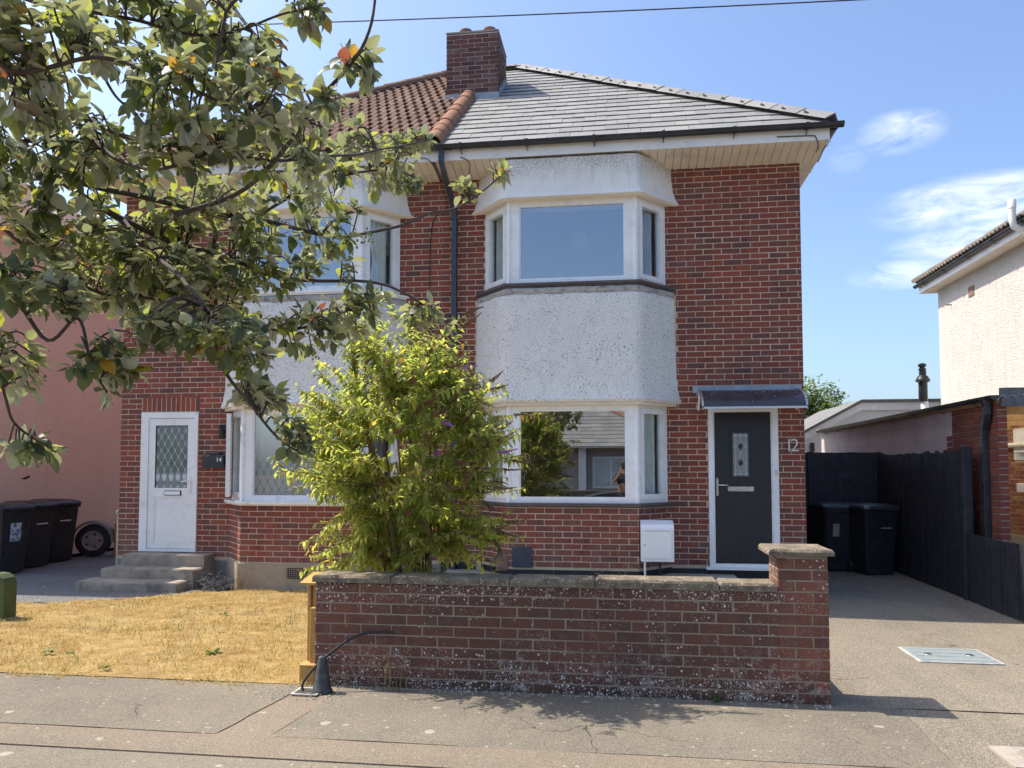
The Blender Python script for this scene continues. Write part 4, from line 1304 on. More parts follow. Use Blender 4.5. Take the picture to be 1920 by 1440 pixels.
yb_ = bay_ring(.02,c12)[1][1]
obj('vent_cover', MB().cbox(-1.42,-1.17,yb_-.02,yb_-.007,.37,.63,.006), M['downpipe_grey'], h12)
obj('vent_cover', MB().yprism([(-1.62,.33),(-1.48,.33),(-1.48,.52),(-1.50,.545),(-1.55,.555),(-1.60,.545),(-1.62,.52)], yb_-.02, yb_-.007), M['pot_clay'], h12)
cable('hose_loop', [(-1.72,yb_-.03,.58),(-1.62,yb_-.04,.66),(-1.60,yb_-.05,.52),(-1.70,yb_-.04,.46),(-1.80,yb_-.03,.48)], .008, M['rubber'], h12)
# ---------------------------------------------------------------- things on the houses
def text_mesh(s, size, depth, mat, bold=0.0):
    cu = bpy.data.curves.new('txt', 'FONT'); cu.body = s; cu.size = size; cu.extrude = depth; cu.offset = bold
    o = bpy.data.objects.new('txt', cu); col.objects.link(o)
    bpy.context.view_layer.update()
    me = bpy.data.meshes.new_from_object(o.evaluated_get(bpy.context.evaluated_depsgraph_get()))
    col.objects.unlink(o); bpy.data.objects.remove(o); bpy.data.curves.remove(cu)
    me.materials.clear(); me.materials.append(mat)
    return me
def numeral(ch, x, z, size, y, mat, name, parent=None, bold=0.0, **tags):
    me = text_mesh(ch, size, .004, mat, bold)
    o = bpy.data.objects.new(name, me); o.location = (x, y, z); o.rotation_euler = (R(90), 0, 0)
    link(o, parent); return tag(o, **tags)
num = thing('house_number', (2.1,10.49,1.84), 'brushed metal numerals 12 screwed to the brick beside the black door', 'house number')
numeral('1', 2.025, 1.84, .235, FY-.016, M['number_steel'], 'numeral', num, -.002)
numeral('2', 2.095, 1.84, .235, FY-.016, M['number_steel'], 'numeral', num, -.002)

mbx = thing('meter_box', (.385,9.95,.5), 'white plastic gas meter box with sloping lid on brick wall under window', 'meter box')
yw = 9.99
t_ = MB(); t_.xprism([(yw-.24,.50),(yw-.24,.90),(yw-.21,.945),(yw,.985),(yw,.50)][::-1], .19, .585)
obj('box_body', t_, M['meter_white'], mbx)
obj('box_door', MB().cbox(.215,.56,yw-.252,yw-.241,.535,.895,.006), M['meter_white'], mbx)
obj('box_seam', MB().box(.235,.54,yw-.2545,yw-.2525,.868,.872), M['rubber'], mbx)
obj('box_latch', MB().lathe((.235,yw-.252,.70),[(.008,0),(.008,.006)],8,'y'), M['rubber'], mbx)
obj('gas_pipe', MB().tube([(.24,yw-.12,.51),(.24,yw-.12,.2)], .014, 8), M['upvc'], mbx, smooth=60)
obj('gas_pipe', MB().tube([(.42,yw-.08,.51),(.42,yw-.08,.2)], .014, 8), M['wire_black'], mbx, smooth=60)

lb = thing('letter_box', (-5.73,10.4,1.6), 'black wall letter box marked 14 beside the white front door', 'letter box')
b_ = MB(); b_.xprism([(10.40,1.63),(10.40,1.79),(10.43,1.815),(10.494,1.815),(10.494,1.63)][::-1], -5.885, -5.565); obj('box_body', b_, M['black_plastic'], lb)
obj('flap', MB().box(-5.875,-5.575,10.393,10.399,1.70,1.785), M['black_plastic'], lb)
obj('box_lid', MB().cbox(-5.80,-5.64,10.42,10.49,1.816,1.85,.006), M['downpipe_grey'], lb)
numeral('14', -5.675, 1.715, .085, 10.391, M['white_print'], 'numeral', lb, .001)
wl = thing('wall_lamp', (-5.64,10.45,2.05), 'small black cylindrical outdoor wall light between white door and bay', 'wall lamp')
obj('back_plate', MB().cbox(-5.685,-5.60,10.475,10.494,2.06,2.24,.006), M['black_plastic'], wl)
obj('lamp_body', MB().lathe((-5.625,10.43,2.04),[(.03,0),(.034,.01),(.034,.15),(.02,.16)],14), M['black_plastic'], wl, smooth=40)
obj('sensor', MB().lathe((-5.655,10.455,2.19),[(.02,0),(.022,.03),(.012,.05)],12), M['black_plastic'], wl, smooth=40)

def curtain(name, pts, z0, z1, mat, label, waves=5, amp=.022):
    """hanging cloth with folds between two plan points"""
    a, b = Vector((*pts[0],0)), Vector((*pts[1],0)); d = (b-a); L = d.length; d.normalize(); n = Vector((d.y,-d.x,0))
    rows = []
    for j in range(9):
        t = j/8; z = z0+(z1-z0)*t; row = []
        pinch = 1-.28*math.sin(math.pi*min(1,t*1.2))**2*(1 if amp > .02 else 0)
        for i in range(waves*8+1):
            s = i/(waves*8)
            q = a+d*(L*s*pinch)+n*(amp*math.sin(s*waves*2*math.pi+math.sin(t*3+s*9)*.5))
            row.append((q.x,q.y,z))
        rows.append(row)
    return obj(name, MB().grid(rows), mat, smooth=180, label=label, cat='curtain')
r12 = bay_ring(-.11, c12); r14 = bay_ring(-.12, c14)
def lerp2(a, b, t): return (a[0]+(b[0]-a[0])*t, a[1]+(b[1]-a[1])*t)
curtain('curtain', (lerp2(r12[2],r12[3],.95), lerp2(r12[2],r12[3],.1)), 1.21, 2.38, M['curtain'], 'pale grey curtain in the right side pane of the lower bay by the black door')
curtain('curtain', (lerp2(r12[0],r12[1],.05), lerp2(r12[0],r12[1],.9)), 1.21, 2.38, M['curtain'], 'pale grey curtain in the left side pane of the lower bay behind the buddleia')
curtain('curtain', (lerp2(r12[2],r12[3],.9), lerp2(r12[2],r12[3],.2)), 4.02, 5.06, M['curtain_blue'], 'pale blue gathered curtain in the right side pane of the upper bay', 4)
curtain('curtain', (lerp2(r12[0],r12[1],.1), lerp2(r12[0],r12[1],.8)), 4.02, 5.06, M['curtain'], 'grey gathered curtain in the left side pane of the upper bay', 4)
def net_curtain():
    t = NT('net_curtain')
    k = 9.0
    u = t.math('MULTIPLY', t.math('ADD', t.xyz(0), t.math('MULTIPLY', t.noise(3,2), .03)), k*2*math.pi); v = t.math('MULTIPLY', t.xyz(2), k*2*math.pi*.5)
    s = t.math('ADD', t.math('COSINE', u), t.math('COSINE', v))
    line = t.rng(t.math('ABSOLUTE', s), .1, .34, 1, 0)
    low = t.rng(t.xyz(2), 1.70, 1.78, 1, 0)
    c = t.mix(t.math('MULTIPLY', line, low), (.62,.64,.65), (.20,.22,.24))
    M['net_curtain'] = t.pbr(c, .95, spec=.1)
net_curtain()
curtain('net_curtain', (r14[1], r14[2]), 1.21, 2.38, M['net_curtain'], 'white lace net curtain with lozenge pattern in the lower bay window beside the white door', 14, .008)
curtain('curtain', (lerp2(r14[3],r14[2],.1), lerp2(r14[3],r14[2],.8)), 4.02, 5.06, M['curtain'], 'grey curtain in the upper bay side pane behind the tree branches', 4)
ls = thing('lampshade', (-.64,11.6,4.8), 'pale drum lampshade hanging in the dim upstairs bay room', 'lampshade')
obj('shade', MB().lathe((-.64,11.6,4.86),[(.13,0),(.13,.24),(.125,.24)],20), M['shade_cloth'], ls, smooth=40)
obj('flex', MB().tube([(-.64,11.6,5.08),(-.64,11.6,5.49)], .005, 5), M['upvc'], ls)
tb = thing('trinket_vase', (.30,10.35,4.0), 'small white ornament on the upper bay window ledge behind the right pane', 'ornament')
obj('vase_body', MB().lathe((.335,10.33,4.005),[(.03,0),(.05,.03),(.045,.07),(.02,.10),(.028,.13)],12), M['white_print'], tb, smooth=50)

# ---------------------------------------------------------------- steps to the white door
st = thing('front_steps', (-6.3,9.9,0), 'worn three tier concrete steps leading up to the white front door', 'steps')
def rough_block(x0, x1, y0, y1, z0, z1, amp, seed):
    mb = MB(); n = 14
    P = [(x0,y0),(x1,y0),(x1,y1),(x0,y1)]
    ring = []
    for k in range(4):
        a, b = P[k], P[(k+1)%4]
        for i in range(n): ring.append((a[0]+(b[0]-a[0])*i/n, a[1]+(b[1]-a[1])*i/n))
    rows = []
    for z, ins in ((z0,0),(z0+(z1-z0)*.5,0),(z1-.018,.0),(z1,.018)):
        row = []
        cx, cy = (x0+x1)/2, (y0+y1)/2
        for x, y in ring+ring[:1]:
            d = amp*noise.noise((x*5,y*5,z*7+seed))
            vx, vy = cx-x, cy-y; l = math.hypot(vx,vy)
            row.append((x+vx/l*(ins+d), y+vy/l*(ins+d), z+d*.4))
        rows.append(row)
    mb.grid(rows)
    base = len(mb.v); mb.v.extend(rows[-1][:-1]); mb.f.append(tuple(range(base, base+len(ring))))
    return mb
obj('step', rough_block(-7.20,-5.78,9.62,10.0,0,.135,.012,1), M['step_concrete'], st, smooth=30)
obj('step', rough_block(-7.05,-5.72,9.92,10.3,0,.27,.014,4), M['step_concrete'], st, smooth=30)
obj('step', rough_block(-6.95,-5.72,10.2,10.485,0,.43,.010,8), M['step_concrete'], st, smooth=30)

# ---------------------------------------------------------------- low front wall
gw = thing('garden_wall', (-.5,5.9,0), 'low weathered brick garden wall with stone coping and white lichen along pavement', 'garden wall')
WY = 5.80
core = MB(); core.box(-2.335,1.06,WY,WY+.215,-.05,.772); core.box(1.06,1.395,WY-.004,WY+.335,-.05,1.028)
gwc = obj('mortar_core', core, M['mortar_wall'], gw)
inst = []
wi = wall_bricks((-2.335,WY), (1,0), 3.395, .0, .772, (), 0, .0772, .238, prio=5, seed=5)
wi += wall_bricks((1.06,WY-.004), (1,0), .335, .0, 1.03, (), 1, .0772, .238, prio=6, seed=6)
wi += wall_bricks((1.06,WY+.331), (0,-1), .335, .78, 1.03, (), 0, .0772, .238, prio=4, seed=7)
wi += wall_bricks((1.395,WY-.004), (0,1), .335, .0, 1.03, (), 0, .0772, .238, prio=3, seed=8)
wi += wall_bricks((-2.335,WY+.215), (0,-1), .215, .0, .772, (), 0, .0772, .238, prio=3, seed=9)
wi += wall_bricks((1.06,WY+.215), (-1,0), 3.395, .0, .772, (), 0, .0772, .238, prio=-1, seed=10)
lay_bricks(wi, brick_mesh('brick', M['wall_brick']), gwc, 285)
rc = random.Random(4); x = -2.36
for w in (.62,.9,.62,.88,.45):
    b = rough_block(x+.004, min(x+w,1.058)-.004, WY-.022+rc.uniform(-.006,.006), WY+.25, .773, .830+rc.uniform(-.006,.006), .004, x)
    obj('coping_stone', b, M['coping_stone'], gw, smooth=40); x += w
cp = MB(); cp.add(rough_block(.995,1.435,WY-.045,WY+.41,1.028,1.070,.004,3).v, rough_block(.995,1.435,WY-.045,WY+.41,1.028,1.070,.004,3).f)
obj('pier_cap', cp, M['coping_stone'], gw, smooth=40)

# ---------------------------------------------------------------- timber at the wall end, cone, cable
tp = thing('timber_bin_screen', (-2.42,5.95,0), 'narrow yellow timber screen with sloping cap against the left wall end', 'timber screen')
for i, (x0, x1) in enumerate(((-2.455,-2.425),(-2.42,-2.39),(-2.385,-2.345))):
    obj('board', MB().cbox(x0,x1,5.93+.012*i,6.09,.13,.735-.01*i,.004), M['timber_yellow'], tp)
obj('front_post', MB().cbox(-2.41,-2.355,5.875,5.925,.13,.56,.004), M['timber_yellow'], tp)
cpb = MB(); cpb.xprism([(5.86,.735),(6.14,.785),(6.14,.80),(5.86,.752)][::-1], -2.49, -2.342); obj('cap', cpb, M['timber_yellow'], tp)
obj('foot_block', MB().cbox(-2.47,-2.345,5.82,5.97,-.01,.14,.005), M['timber_yellow'], tp)
tc = local_thing('rubber_cone', 'small worn black rubber cone standing against the brick wall by the cable', 'cone'); tc.location = (-2.205,5.62,0)
cb = MB(); cb.lathe((0,0,0),[(.075,0),(.078,.012),(.066,.03),(.052,.10),(.040,.18),(.030,.245),(.027,.255),(.016,.262)],18)
obj('cone_body', cb, M['cone_rubber'], tc, smooth=50)
obj('cone_slot', MB().lathe((0,-.004,.262),[(.012,0),(.012,.004)],10), M['rubber'], tc)
cable('cable', [(-2.34,5.60,.004),(-2.345,5.60,.06),(-2.27,5.64,.17),(-2.14,5.70,.29),(-2.02,5.745,.37),(-1.90,5.772,.405),(-1.72,5.782,.412)], .0095, M['rubber'], None,
      label='black cable arching up from the pavement onto the brick wall', cat='cable')
gr = thing('drain_grate', (-2.3,5.63,0), 'small square metal drain grate in pavement beside the black cone', 'drain')
gb = MB(); gb.box(-2.40,-2.20,5.50,5.52,.004,.012); gb.box(-2.40,-2.20,5.66,5.68,.004,.012); gb.box(-2.40,-2.38,5.52,5.66,.004,.012); gb.box(-2.22,-2.20,5.52,5.66,.004,.012)
obj('frame', gb, M['cement'], gr)
for i in range(6): obj('bar', MB().box(-2.372+i*.026,-2.360+i*.026,5.52,5.66,.004,.011), M['steel'], gr)

# ---------------------------------------------------------------- wheelie bins
def make_bin(label, group):
    """front faces -y; stands at the origin"""
    b = local_thing('wheelie_bin', label, 'wheelie bin', group)
    def ring(w, d0, d1, z, c=.035):
        x0, x1, y0, y1 = -w/2, w/2, d0, d1
        return [(x0+c,y0,z),(x1-c,y0,z),(x1,y0+c,z),(x1,y1-c,z),(x1-c,y1,z),(x0+c,y1,z),(x0,y1-c,z),(x0,y0+c,z)]
    mb = MB(); rows = [ring(.44,-.24,.20,.02), ring(.46,-.25,.235,.20), ring(.50,-.285,.29,.62), ring(.535,-.315,.335,.93), ring(.575,-.34,.355,.935), ring(.575,-.34,.355,.985)]
    base = 0
    for r_ in rows: mb.v.extend(r_)
    for i in range(len(rows)-1):
        for k in range(8):
            j = (k+1)%8; mb.f.append((i*8+k,i*8+j,i*8+8+j,i*8+8+k))
    mb.f.append(tuple(range(7,-1,-1))); mb.f.append(tuple(range(40,48)))
    obj('body', mb, M['black_plastic'], b, smooth=35)
    ld = MB(); rows = [ring(.60,-.365,.34,.99,.05), ring(.60,-.365,.34,1.015,.05), ring(.55,-.33,.33,1.05,.06), ring(.40,-.2,.30,1.075,.06)]
    for r_ in rows: ld.v.extend(r_)
    for i in range(3):
        for k in range(8):
            j = (k+1)%8; ld.f.append((i*8+k,i*8+j,i*8+8+j,i*8+8+k))
    ld.f.append(tuple(range(7,-1,-1))); ld.f.append(tuple(range(24,32)))
    lo = obj('lid', ld, M['black_plastic'], b, smooth=30)
    obj('lid_grip', MB().cbox(-.16,.16,-.385,-.36,.985,1.0,.005), M['black_plastic'], lo)
    hd = MB(); hd.tube([(-.25,.36,.97),(-.25,.41,1.0),(.25,.41,1.0),(.25,.36,.97)], .015, 8); obj('handle', hd, M['black_plastic'], b, smooth=60)
    for s in (-1,1):
        w = MB(); w.lathe((s*.25-.03,.24,.10),[(.03,0),(.095,0),(.10,.01),(.10,.045),(.095,.055),(.03,.055)],18,'x')
        wo = obj('wheel', w, M['rubber'], b, smooth=40)
    obj('axle', MB().tube([(-.24,.24,.10),(.24,.24,.10)], .012, 6), M['steel'], b)
    return b
bin0 = make_bin('black wheelie bin with a picture sticker, nearest of three by the pink wall', 'bins by the pink wall')
bin0.location = (-9.52,11.02,.006); bin0.rotation_euler = (0,0,R(78))
bins = [bin0]
for loc, rz, lab, grp in (((-9.72,11.80,.006), R(84), 'middle black wheelie bin of the three beside the pink wall', 'bins by the pink wall'),
                     ((-9.86,12.55,.006), R(80), 'farthest black wheelie bin of the three, next to the old car wheel', 'bins by the pink wall'),
                     ((3.33,13.35,0), R(8), 'black wheelie bin with white label in front of the black side gate', 'bins by the side gate'),
                     ((3.78,12.95,0), R(14), 'black wheelie bin with pale lettering, foremost beside the black fence', 'bins by the side gate')):
    q = copy_tree(bin0); q.location = loc; q.rotation_euler = (0,0,rz); q['label'] = lab; q['group'] = grp; bins.append(q)
def sticker_mat():
    t = NT('bin_sticker')
    n = t.noise(22, 4)
    c = t.mix(t.rng(n, .42, .58), (.07,.17,.30), (.55,.60,.62))
    M['bin_sticker'] = t.pbr(c, .5)
sticker_mat()
st_ = obj('sticker', MB().add([(-.10,-.292,.50),(.08,-.292,.50),(.08,-.318,.78),(-.10,-.318,.78)], [(0,1,2,3)]), M['bin_sticker'], bin0)
for i, (x0, x1, z0, z1) in enumerate(((-.12,.10,.70,.72),(-.12,.10,.70,.72),(-.14,-.04,.55,.75),(-.02,.16,.71,.735))):
    yy = lambda z: -.2865-(z-.62)*.0968-.003
    if i == 3:
        mk = MB(); rk = random.Random(2)
        for k in range(7):   # worn stencil marks, no longer legible
            a = -.02+k*.026; w = rk.uniform(.010,.018); z0 = .705+rk.uniform(0,.006); z1 = .728+rk.uniform(-.008,.004)
            mk.add([(a,yy(z0),z0),(a+w,yy(z0),z0),(a+w*.8,yy(z1),z1),(a+w*.1,yy(z1),z1)], [(0,1,2,3)])
        obj('stencil_mark', mk, M['white_print'], bins[4])
    else:
        obj('label_patch', MB().add([(x0,yy(z0),z0),(x1,yy(z0),z0),(x1,yy(z1),z1),(x0,yy(z1),z1)], [(0,1,2,3)]), M['white_print'] if i < 2 else M['cover_concrete'], bins[i+1])
# ---------------------------------------------------------------- old wheel with mudguard, down the side passage
ow = thing('trailer_wheel', (-9.7,13.3,0), 'old wheel with rusty rim under a grey mudguard beside the black bins', 'wheel')
wc = Vector((-9.62,13.30,.30)); 
tt = MB(); tt.lathe((0,0,0),[(.17,-.08),(.26,-.09),(.295,-.07),(.30,0),(.295,.07),(.26,.09),(.17,.08)],28,'y')
rt_ = Matrix.Rotation(R(24),3,'Z')
def turn(mb):
    mb.v = [tuple(rt_ @ Vector(v)+wc) for v in mb.v]; return mb
ty = obj('tyre', turn(tt), M['rubber'], ow, smooth=40)
rm = MB(); rm.lathe((0,0,0),[(.175,.06),(.18,.100),(.165,.102),(.15,.088),(.10,.085),(.06,.10),(.03,.10)],24,'y')
obj('rim', turn(rm), M['rust_rim'], ow, smooth=40)
for k in range(5):
    a = k*1.257; hole = MB().lathe((.115*math.cos(a),0,.115*math.sin(a)),[(.022,.086),(.020,.0905)],10,'y'); obj('rim_hole', turn(hole), M['rubber'], ow)
mg = MB(); rows = []
for y in (-.14,.16):
    rows.append([(.36*math.cos(a), y, .36*math.sin(a)+.0) for a in [R(-5)+R(190)*i/14 for i in range(15)]])
mg.grid(rows); rows = [[(q[0]*.5,-.141,q[2]*.9) if False else (q[0],-.141,q[2]) for q in rows[0]], [(q[0]*.86,-.141,q[2]*.86) for q in rows[0]]]
mg.grid(rows[::-1]); obj('mudguard', turn(mg), M['grey_paint_old'], ow, smooth=50)
ob = MB(); ob.box(.36,.50,-.10,.20,-.29,.30); obj('side_board', turn(ob), M['orange_board'], ow)
gc = thing('fuel_can', (-9.05,13.7,0), 'grey metal canister by the drainpipe at the house corner', 'canister')
obj('can_body', MB().lathe((-9.05,13.7,.0),[(.10,0),(.11,.02),(.11,.36),(.08,.42),(.03,.45),(.03,.50)],16), M['brushed_steel'], gc, smooth=40)
obj('can_handle', MB().tube([(-9.12,13.7,.42),(-9.12,13.7,.50),(-8.98,13.7,.50),(-8.98,13.7,.42)], .012, 6), M['rubber'], gc)
pp = MB(); pp.tube([(-7.30,10.62,.0),(-7.30,10.62,.92),(-7.30,10.6,1.0),(-7.23,10.6,1.03)], .022, 8); obj('waste_pipe', pp, M['steel'], h14, smooth=50)
gp = thing('green_post', (-6.72,7.7,0), 'short dark green round topped post at the left lawn edge', 'post')
obj('post_body', MB().yprism([(-6.88,0),(-6.535,0),(-6.535,.40),(-6.56,.455),(-6.62,.495),(-6.70,.505),(-6.80,.49),(-6.88,.43)], 7.62, 7.80), M['green_post'], gp)
obj('post_foot', MB().cbox(-6.90,-6.515,7.60,7.82,-.02,.03,.006), M['step_concrete'], gp)
# ---------------------------------------------------------------- black fence and side gate
def fence(x, y0, y1, ztop, w, label, seed, jag, low=False):
    f = thing('fence', (x,(y0+y1)/2,0), label, 'fence')
    r = random.Random(seed); y = y0
    while y < y1-.02:
        ww = w*r.uniform(.92,1.05); z = ztop+r.uniform(-jag,jag); lean = r.uniform(-.006,.006)
        b = MB(); x0 = x+r.uniform(-.004,.004)
        e = min(y+ww-r.uniform(.003,.010), y1)
        b.add([(x0,y,.01),(x0+.02,y,.01),(x0+.02,e,.01),(x0,e,.01),(x0+lean,y,z-.004),(x0+.02+lean,y,z-.004),(x0+.02+lean,e,z+r.uniform(-.008,.008)),(x0+lean,e,z)],
              [(3,2,1,0),(4,5,6,7),(0,1,5,4),(1,2,6,5),(2,3,7,6),(3,0,4,7)])
        obj('fence_board', b, M['fence_black'], f)
        y += ww
    for z in ((.35,ztop*.5,ztop-.28) if not low else (.25,ztop-.2)):
        obj('rail', MB().box(x+.022,x+.06,y0,y1,z-.04,z+.04), M['fence_black'], f)
    yy = y0+.05
    while yy < y1:
        obj('fence_post', MB().box(x+.062,x+.15,yy,yy+.09,-.1,ztop-.03), M['fence_black'], f); yy += 1.8
    return f
fence(4.18, 10.60, 13.95, 1.845, .098, 'tall black close board fence beside the bins with ragged top', 3, .018)
fence(4.18, 6.6, 10.50, .815, .135, 'low black board fence running along the driveway edge', 5, .006, True)
obj('fence_end_post', MB().cbox(4.155,4.27,10.505,10.60,-.1,1.90,.008), M['fence_black'], None, label='black square post where the tall fence steps down', cat='post')
sg = thing('side_gate', (3.3,14.0,0), 'black boarded timber side gate with ring latch behind the bins', 'gate')
x = 2.30; r_ = random.Random(2)
while x < 4.26:
    e = min(x+.118, 4.28); obj('gate_board', MB().box(x, e-.004, 14.0+r_.uniform(-.002,.002), 14.02, .04, 1.885+r_.uniform(-.003,.003)), M['fence_black'], sg); x += .118
for z in (.35,1.0,1.65): obj('gate_rail', MB().box(2.32,4.12,14.022,14.06,z-.045,z+.045), M['fence_black'], sg)
obj('gate_post', MB().box(3.08,3.17,13.965,13.995,0,1.90), M['fence_black'], sg)
la = MB(); la.cbox(3.335,3.415,13.98,13.998,.78,.88,.004); la.lathe((3.375,13.98,.81),[(.03,0),(.034,.006),(.034,.012),(.024,.014)],14,'y'); obj('ring_latch', la, M['steel'], sg)

# ---------------------------------------------------------------- carport next door
cpt = thing('carport', (5.6,13,0), 'next door lean-to carport with pale block side wall and black gutter', 'carport')
CX = 4.40
bl = obj('block_wall', MB().box(CX+.006,CX+.14,11.42,18.6,0,2.40), M['mortar_old'], cpt)
rb = random.Random(6)
for k in range(11):
    y = 11.42-(k%2)*.225
    while y < 18.6:
        a, b = max(11.42,y), min(18.6,y+.446)
        if b-a > .05: obj('block', MB().box(CX+rb.uniform(-.001,.001),CX+.1,a+.002,b-.002,k*.225+.002,min(2.39,(k+1)*.225-.002)), M['block_paint'], bl)
        y += .45
pr_ = obj('brick_pier', MB().box(CX+.008,CX+.10,10.10,11.415,0,2.40), M['mortar_old'], cpt)
pi = wall_bricks((CX,11.42), (0,-1), 1.32, 0, 2.40, (), 0, .0775, .235, prio=2, seed=1)
# toothed joint towards the blocks
pi += wall_bricks((CX,11.60), (0,-1), .17, 1.60, 2.10, (), 0, .0775, .235, prio=1, seed=2)
pi += wall_bricks((CX,10.10), (1,0), .105, 0, 2.40, (), 1, .0775, .235, prio=2, seed=3)
lay_bricks(pi, brick_mesh('brick', M['red_pier_brick']), pr_, 290)
obj('front_beam', MB().box(CX+.02,6.75,10.02,10.09,2.36,2.58), M['timber_weathered'], cpt)
for i in range(4): obj('joist', MB().box(CX+.1,6.78,10.6+i*1.5,10.65+i*1.5,2.30,2.42), M['timber_warm'], cpt)
obj('wall_plate', MB().box(CX+.02,CX+.10,10.10,18.6,2.401,2.45), M['timber_warm'], cpt)
t = NT('carport_sheet')
tl = t.n('ShaderNodeBsdfTranslucent'); t.set(tl.inputs[0], (.85,.80,.68)); df = t.n('ShaderNodeBsdfDiffuse'); t.set(df.inputs[0], (.5,.5,.48))
ms = t.n('ShaderNodeMixShader'); ms.inputs[0].default_value = .6; t.l(df.outputs[0], ms.inputs[1]); t.l(tl.outputs[0], ms.inputs[2]); t.l(ms.outputs[0], t.out.inputs[0])
M['carport_sheet'] = t.m
rs = MB(); rows = []
for i in range(121):
    x = CX-.10+(6.79-CX+.10)*i/120; zz = 2.47+(x-CX)*.09+.014*math.sin(i*1.3)
    rows.append([(x,10.0,zz),(x,18.7,zz)])
rs.grid(rows); obj('roof_sheet', rs, M['carport_sheet'], cpt, smooth=60)
gutter('gutter', (CX-.012,18.6,2.455), (CX-.012,10.0,2.49), M['gutter_black'], cpt, .055, 8, (-1,0))
dpn = MB(); dpn.tube([(CX-.07,10.22,2.44),(CX-.07,10.22,2.28),(CX-.065,10.26,2.20),(CX-.05,10.50,2.08)][:3]+[(CX-.045,10.34,2.10),(CX-.045,10.36,2.0),(CX-.045,10.36,.0)], .038, 4, square=True)
obj('downpipe', dpn, M['gutter_black'], cpt)
obj('hopper', MB().lathe((CX-.07,10.22,2.36),[(.04,0),(.05,.03),(.075,.09),(.08,.12)],10), M['gutter_black'], cpt)
fl = thing('flue_pipe', (5.33,15,2.5), 'black metal flue with cowl on white base above the carport roof', 'flue')
obj('flue_base', MB().lathe((5.33,15,2.5),[(.062,0),(.062,.30),(.055,.31)],14), M['white_paint'], fl, smooth=40)
obj('flue_tube', MB().lathe((5.31,15,2.81),[(.07,0),(.075,.02),(.075,.34),(.12,.36),(.12,.39),(.10,.42),(.09,.45),(.06,.47),(.06,.56)],16), M['black_plastic'], fl, smooth=35)
obj('cowl', MB().lathe((5.305,15,3.38),[(.065,0),(.07,.015),(.045,.03),(.045,.05),(.07,.06),(.07,.10),(.03,.12)],14), M['black_plastic'], fl, smooth=35)

# ---------------------------------------------------------------- neighbour on the right, pale rendered
nb = thing('rendered_house', (10.5,14.3,0), 'white roughcast house with brown tiled roof at the right edge', 'house')
NX = 6.84
obj('rendered_wall', MB().box(NX,14.5,10.5,18.30,2.55,5.52), M['neighbour_render'], nb)
lw = obj('brick_wall', MB().box(NX+.004,14.4,10.52,18.3,0,2.545), M['mortar'], nb)
lay_bricks(wall_bricks((NX,18.3), (0,-1), 7.7, .45, 2.52, [(3.2,3.9,1.75,2.3)], 0, seed=4, prio=1), brick_mesh('brick', M['orange_brick']), lw, 250)
obj('plinth', MB().box(NX-.02,NX+.003,10.5,18.3,0,.44), M['cover_concrete'], nb)
obj('side_window', MB().box(NX-.012,NX+.05,14.4,15.1,1.76,2.3), M['upvc'], nb)
obj('service_box', MB().cbox(NX-.10,NX-.012,14.55,14.85,1.20,1.36,.01), M['meter_white'], nb)
obj('waste_pipe', MB().tube([(NX-.08,15.4,2.02),(NX-.08,10.8,2.0)], .05, 10), M['soffit_pvc'], nb, smooth=50)
obj('waste_pipe', MB().tube([(NX-.08,14.9,1.90),(NX-.08,10.8,1.89)], .022, 8), M['upvc'], nb, smooth=50)
fs = MB(); fs.box(NX-.28,NX-.26,10.0,18.62,5.51,5.67); fs.box(NX-.26,14.8,18.60,18.62,5.51,5.67); fs.box(NX-.26,14.8,10.0,10.02,5.51,5.67); obj('fascia', fs, M['fascia_paint'], nb)
obj('soffit', MB().box(NX-.259,14.8,10.021,18.599,5.505,5.522), M['soffit_pvc'], nb)
tin = MB(); ze = 5.71; k = .62; xe = NX-.34; ye0, ye1 = 9.93, 18.68; hd = (ye1-ye0)/2
tin.add([(xe,ye0,ze),(xe,ye1,ze),(xe+hd,(ye0+ye1)/2,ze+k*hd),(16,ye0,ze),(16,ye1,ze),(16,(ye0+ye1)/2,ze+k*hd)], [(1,0,2),(0,3,5,2),(4,1,2,5)])
plain('brown_tile', (.155,.125,.10), .9, .3, 5, .006, 60, dirt=((.26,.23,.18,1), 14, .5))
brown_me = tile_me.copy(); brown_me.materials.clear(); brown_me.materials.append(M['brown_tile'])
nroof = obj('roof', tin, M['brown_tile'], nb)
ck = 1/math.sqrt(1+k*k); up_n = Vector((ck,0,k*ck)); nm_n = Vector((-k*ck,0,ck)); u_n = Vector((0,-1,0))
def n_rows(join_rows):
    tile_slope(nroof, brown_me, 'roof_tile', lambda t: -ye1+t*ck, lambda t: -ye0-t*ck, 5, .31, .30, 8, eave=(xe,0,ze), u=u_n, up=up_n, nm=nm_n, stag=0)
n_rows(0)
half_round('hip_tile', (xe,ye1,ze+.03), (xe+hd,(ye0+ye1)/2,ze+k*hd+.03), .12, .42, M['brown_tile'], nroof, False, seed=2)
gutter('gutter', (NX-.282,18.66,5.69), (NX-.282,9.95,5.69), M['gutter_black'], nb, .057, 8, (-1,0))
vp = MB(); vp.tube([(NX-.02,13.85,5.45),(NX-.30,13.85,5.50),(NX-.46,13.85,5.60),(NX-.48,13.85,5.70),(NX-.48,13.85,6.0)], .055, 12); vp.lathe((NX-.48,13.85,5.90),[(.062,0),(.062,.14),(.05,.15)],14)
obj('soil_vent_pipe', vp, M['white_paint'], nb, smooth=50)
obj('airbrick', MB().box(NX-.014,NX-.004,16.5,16.74,5.02,5.22), M['pot_clay'], nb)
obj('overflow_pipe', MB().tube([(NX,17.6,5.05),(NX-.10,17.6,5.04)], .012, 6), M['wire_black'], nb)

